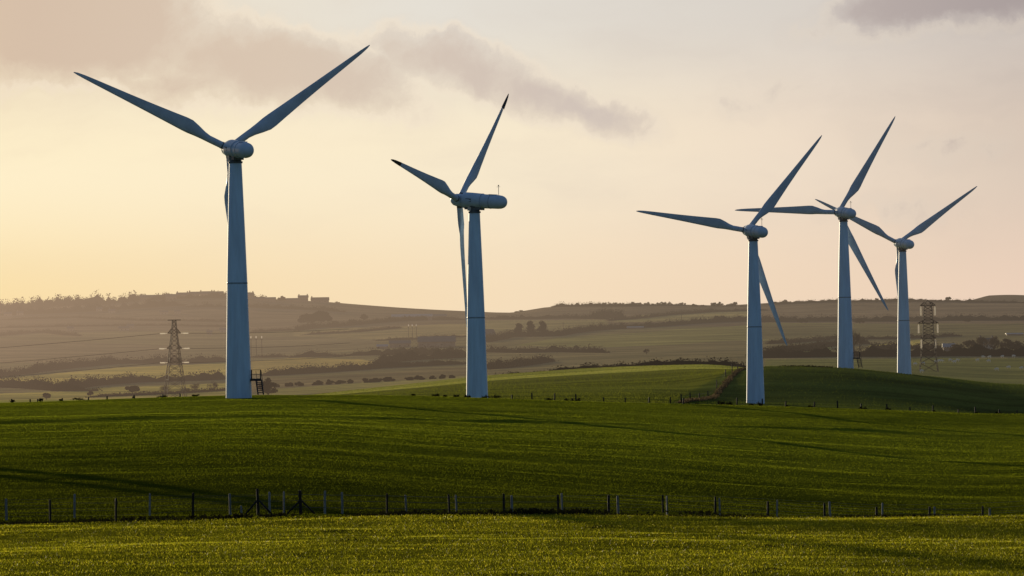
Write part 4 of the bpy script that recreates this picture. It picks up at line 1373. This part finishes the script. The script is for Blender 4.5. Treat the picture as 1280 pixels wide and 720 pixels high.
def blob(x, y, rx, ry, rot, amt, hard=.5):
    """soft elliptical cloud bank centred at a direction"""
    cx, cy = pxdir(x, y)
    d = t.vm('SUBTRACT', warp, (cx, cy, 0))
    ro = t.new('ShaderNodeVectorRotate', rotation_type='Z_AXIS'); t.l.new(d, ro.inputs[0]); ro.inputs['Angle'].default_value = R(rot)
    q = t.vm('MULTIPLY', ro.outputs[0], (F/rx, F/ry, 0))
    r = t.vm('LENGTH', q, out=1)
    return t.m('MULTIPLY', t.rng(r, 1.12, hard*.5, 0, 1, False), amt)


bl = [blob(85, 20, 225, 105, 10, .9, .6), blob(140, 18, 108, 92, 25, 1.0, .8), blob(-60, 60, 200, 85, 0, .55, .2), blob(352, 82, 200, 74, 12, .82, .45), blob(230, 105, 330, 62, 6, .42, .2), blob(450, 110, 160, 60, 15, .42, .1), blob(440, 120, 120, 45, 15, .4, .1),
      blob(580, 84, 185, 48, 17, .64, .35), blob(690, 124, 170, 38, 19, .68, .3), blob(520, 60, 80, 25, 8, .3, .2),
      blob(1190, 2, 190, 40, -3, 1.0, .4), blob(1280, -10, 220, 55, 0, .8, .3), blob(900, 128, 100, 34, 5, .32, .1), blob(1010, 105, 190, 60, 5, .24, .1), blob(1180, 185, 230, 60, -5, .24, .05), blob(1120, 260, 260, 40, 3, .22, .1), blob(1180, 18, 240, 55, -3, .5, .1)]
den = bl[0]
for b in bl[1:]: den = t.m('MAXIMUM', den, b)
tex = t.noise(warp, 75.0, 7.0, .62)
den = t.m('MULTIPLY_ADD', t.m('SUBTRACT', tex, .5), t.rng(den, .0, .25, 0, .95), den)
den = t.rng(den, .05, .72)
mp = t.new('ShaderNodeMapping'); mp.inputs['Scale'].default_value = (9, 34, 1); t.l.new(warp, mp.inputs[0])
wisp = t.noise(mp.outputs[0], 1.6, 5.0, .55)
wv = t.m('MULTIPLY', t.rng(wisp, .42, .72, 0, .22), t.rng(Vv, .008, .03))
cloudc = t.ramp(fu, [(0, K(226, 199, 168)), (.2, K(212, 188, 166)), (.36, K(216, 196, 176)), (.55, K(205, 191, 182)), (.8, K(170, 158, 156)), (1, K(155, 144, 146))])
front = t.mix(t.m('ADD', wv, 0.0), front, cloudc)
# thin sunlit rims where the cloud begins
rim = t.m('MULTIPLY', t.rng(den, .04, .25), t.rng(den, .55, .28))
front = t.mix(t.m('MULTIPLY', rim, t.rng(fu, .35, .8, .5, .2)), front, K(253, 238, 214))
front = t.mix(t.m('MULTIPLY', den, .92), front, cloudc)

# the rest of the dome: clear evening sky, cool away from the sun
el = sp.outputs[2]
back = t.mix(t.rng(el, -.05, .9), (.115, .20, .34), (.15, .23, .38))
nsk = t.vm('SCALE', sky.outputs[0], scale=.10)
dome = t.vm('SCALE', t.mix(.6, nsk, back), scale=.72)
fmask = t.rng(sp.outputs[1], .72, .93)
fmask = t.m('MULTIPLY', fmask, t.rng(el, .30, .07))
final = t.mix(fmask, dome, front)
bg = t.new('ShaderNodeBackground'); t.l.new(t.vm('SCALE', final, scale=10.0), bg.inputs[0]); bg.inputs[1].default_value = .1
wo = t.new('ShaderNodeOutputWorld'); t.l.new(bg.outputs[0], wo.inputs[0])

# ------------------------------------------------------------------ sun, camera, render
sd = bpy.data.lights.new('sun', 'SUN'); sd.energy = 5.0; sd.angle = R(.4); sd.color = (1.0, .82, .54)
so = bpy.data.objects.new('sun', sd); col.objects.link(so)
sv = Vector((-math.sin(SUN_AZ)*math.cos(SUN_EL), math.cos(SUN_AZ)*math.cos(SUN_EL), math.sin(SUN_EL)))
so.rotation_euler = sv.to_track_quat('Z', 'Y').to_euler(); so.location = (-60, 100, 80)

cd = bpy.data.cameras.new('camera'); cd.lens = 200.0; cd.sensor_width = 36.0; cd.clip_start = 1.0; cd.clip_end = 40000
cd.shift_y = 70/1280
co = bpy.data.objects.new('camera', cd); col.objects.link(co)
co.location = (0, 0, EZ); co.rotation_euler = (R(90), ROLL, 0)
scene.camera = co
scene.render.engine = 'CYCLES'
scene.cycles.use_denoising = True
scene.cycles.max_bounces = 6; scene.cycles.transparent_max_bounces = 8
scene.view_settings.view_transform = 'Standard'; scene.view_settings.look = 'None'; scene.view_settings.exposure = 0
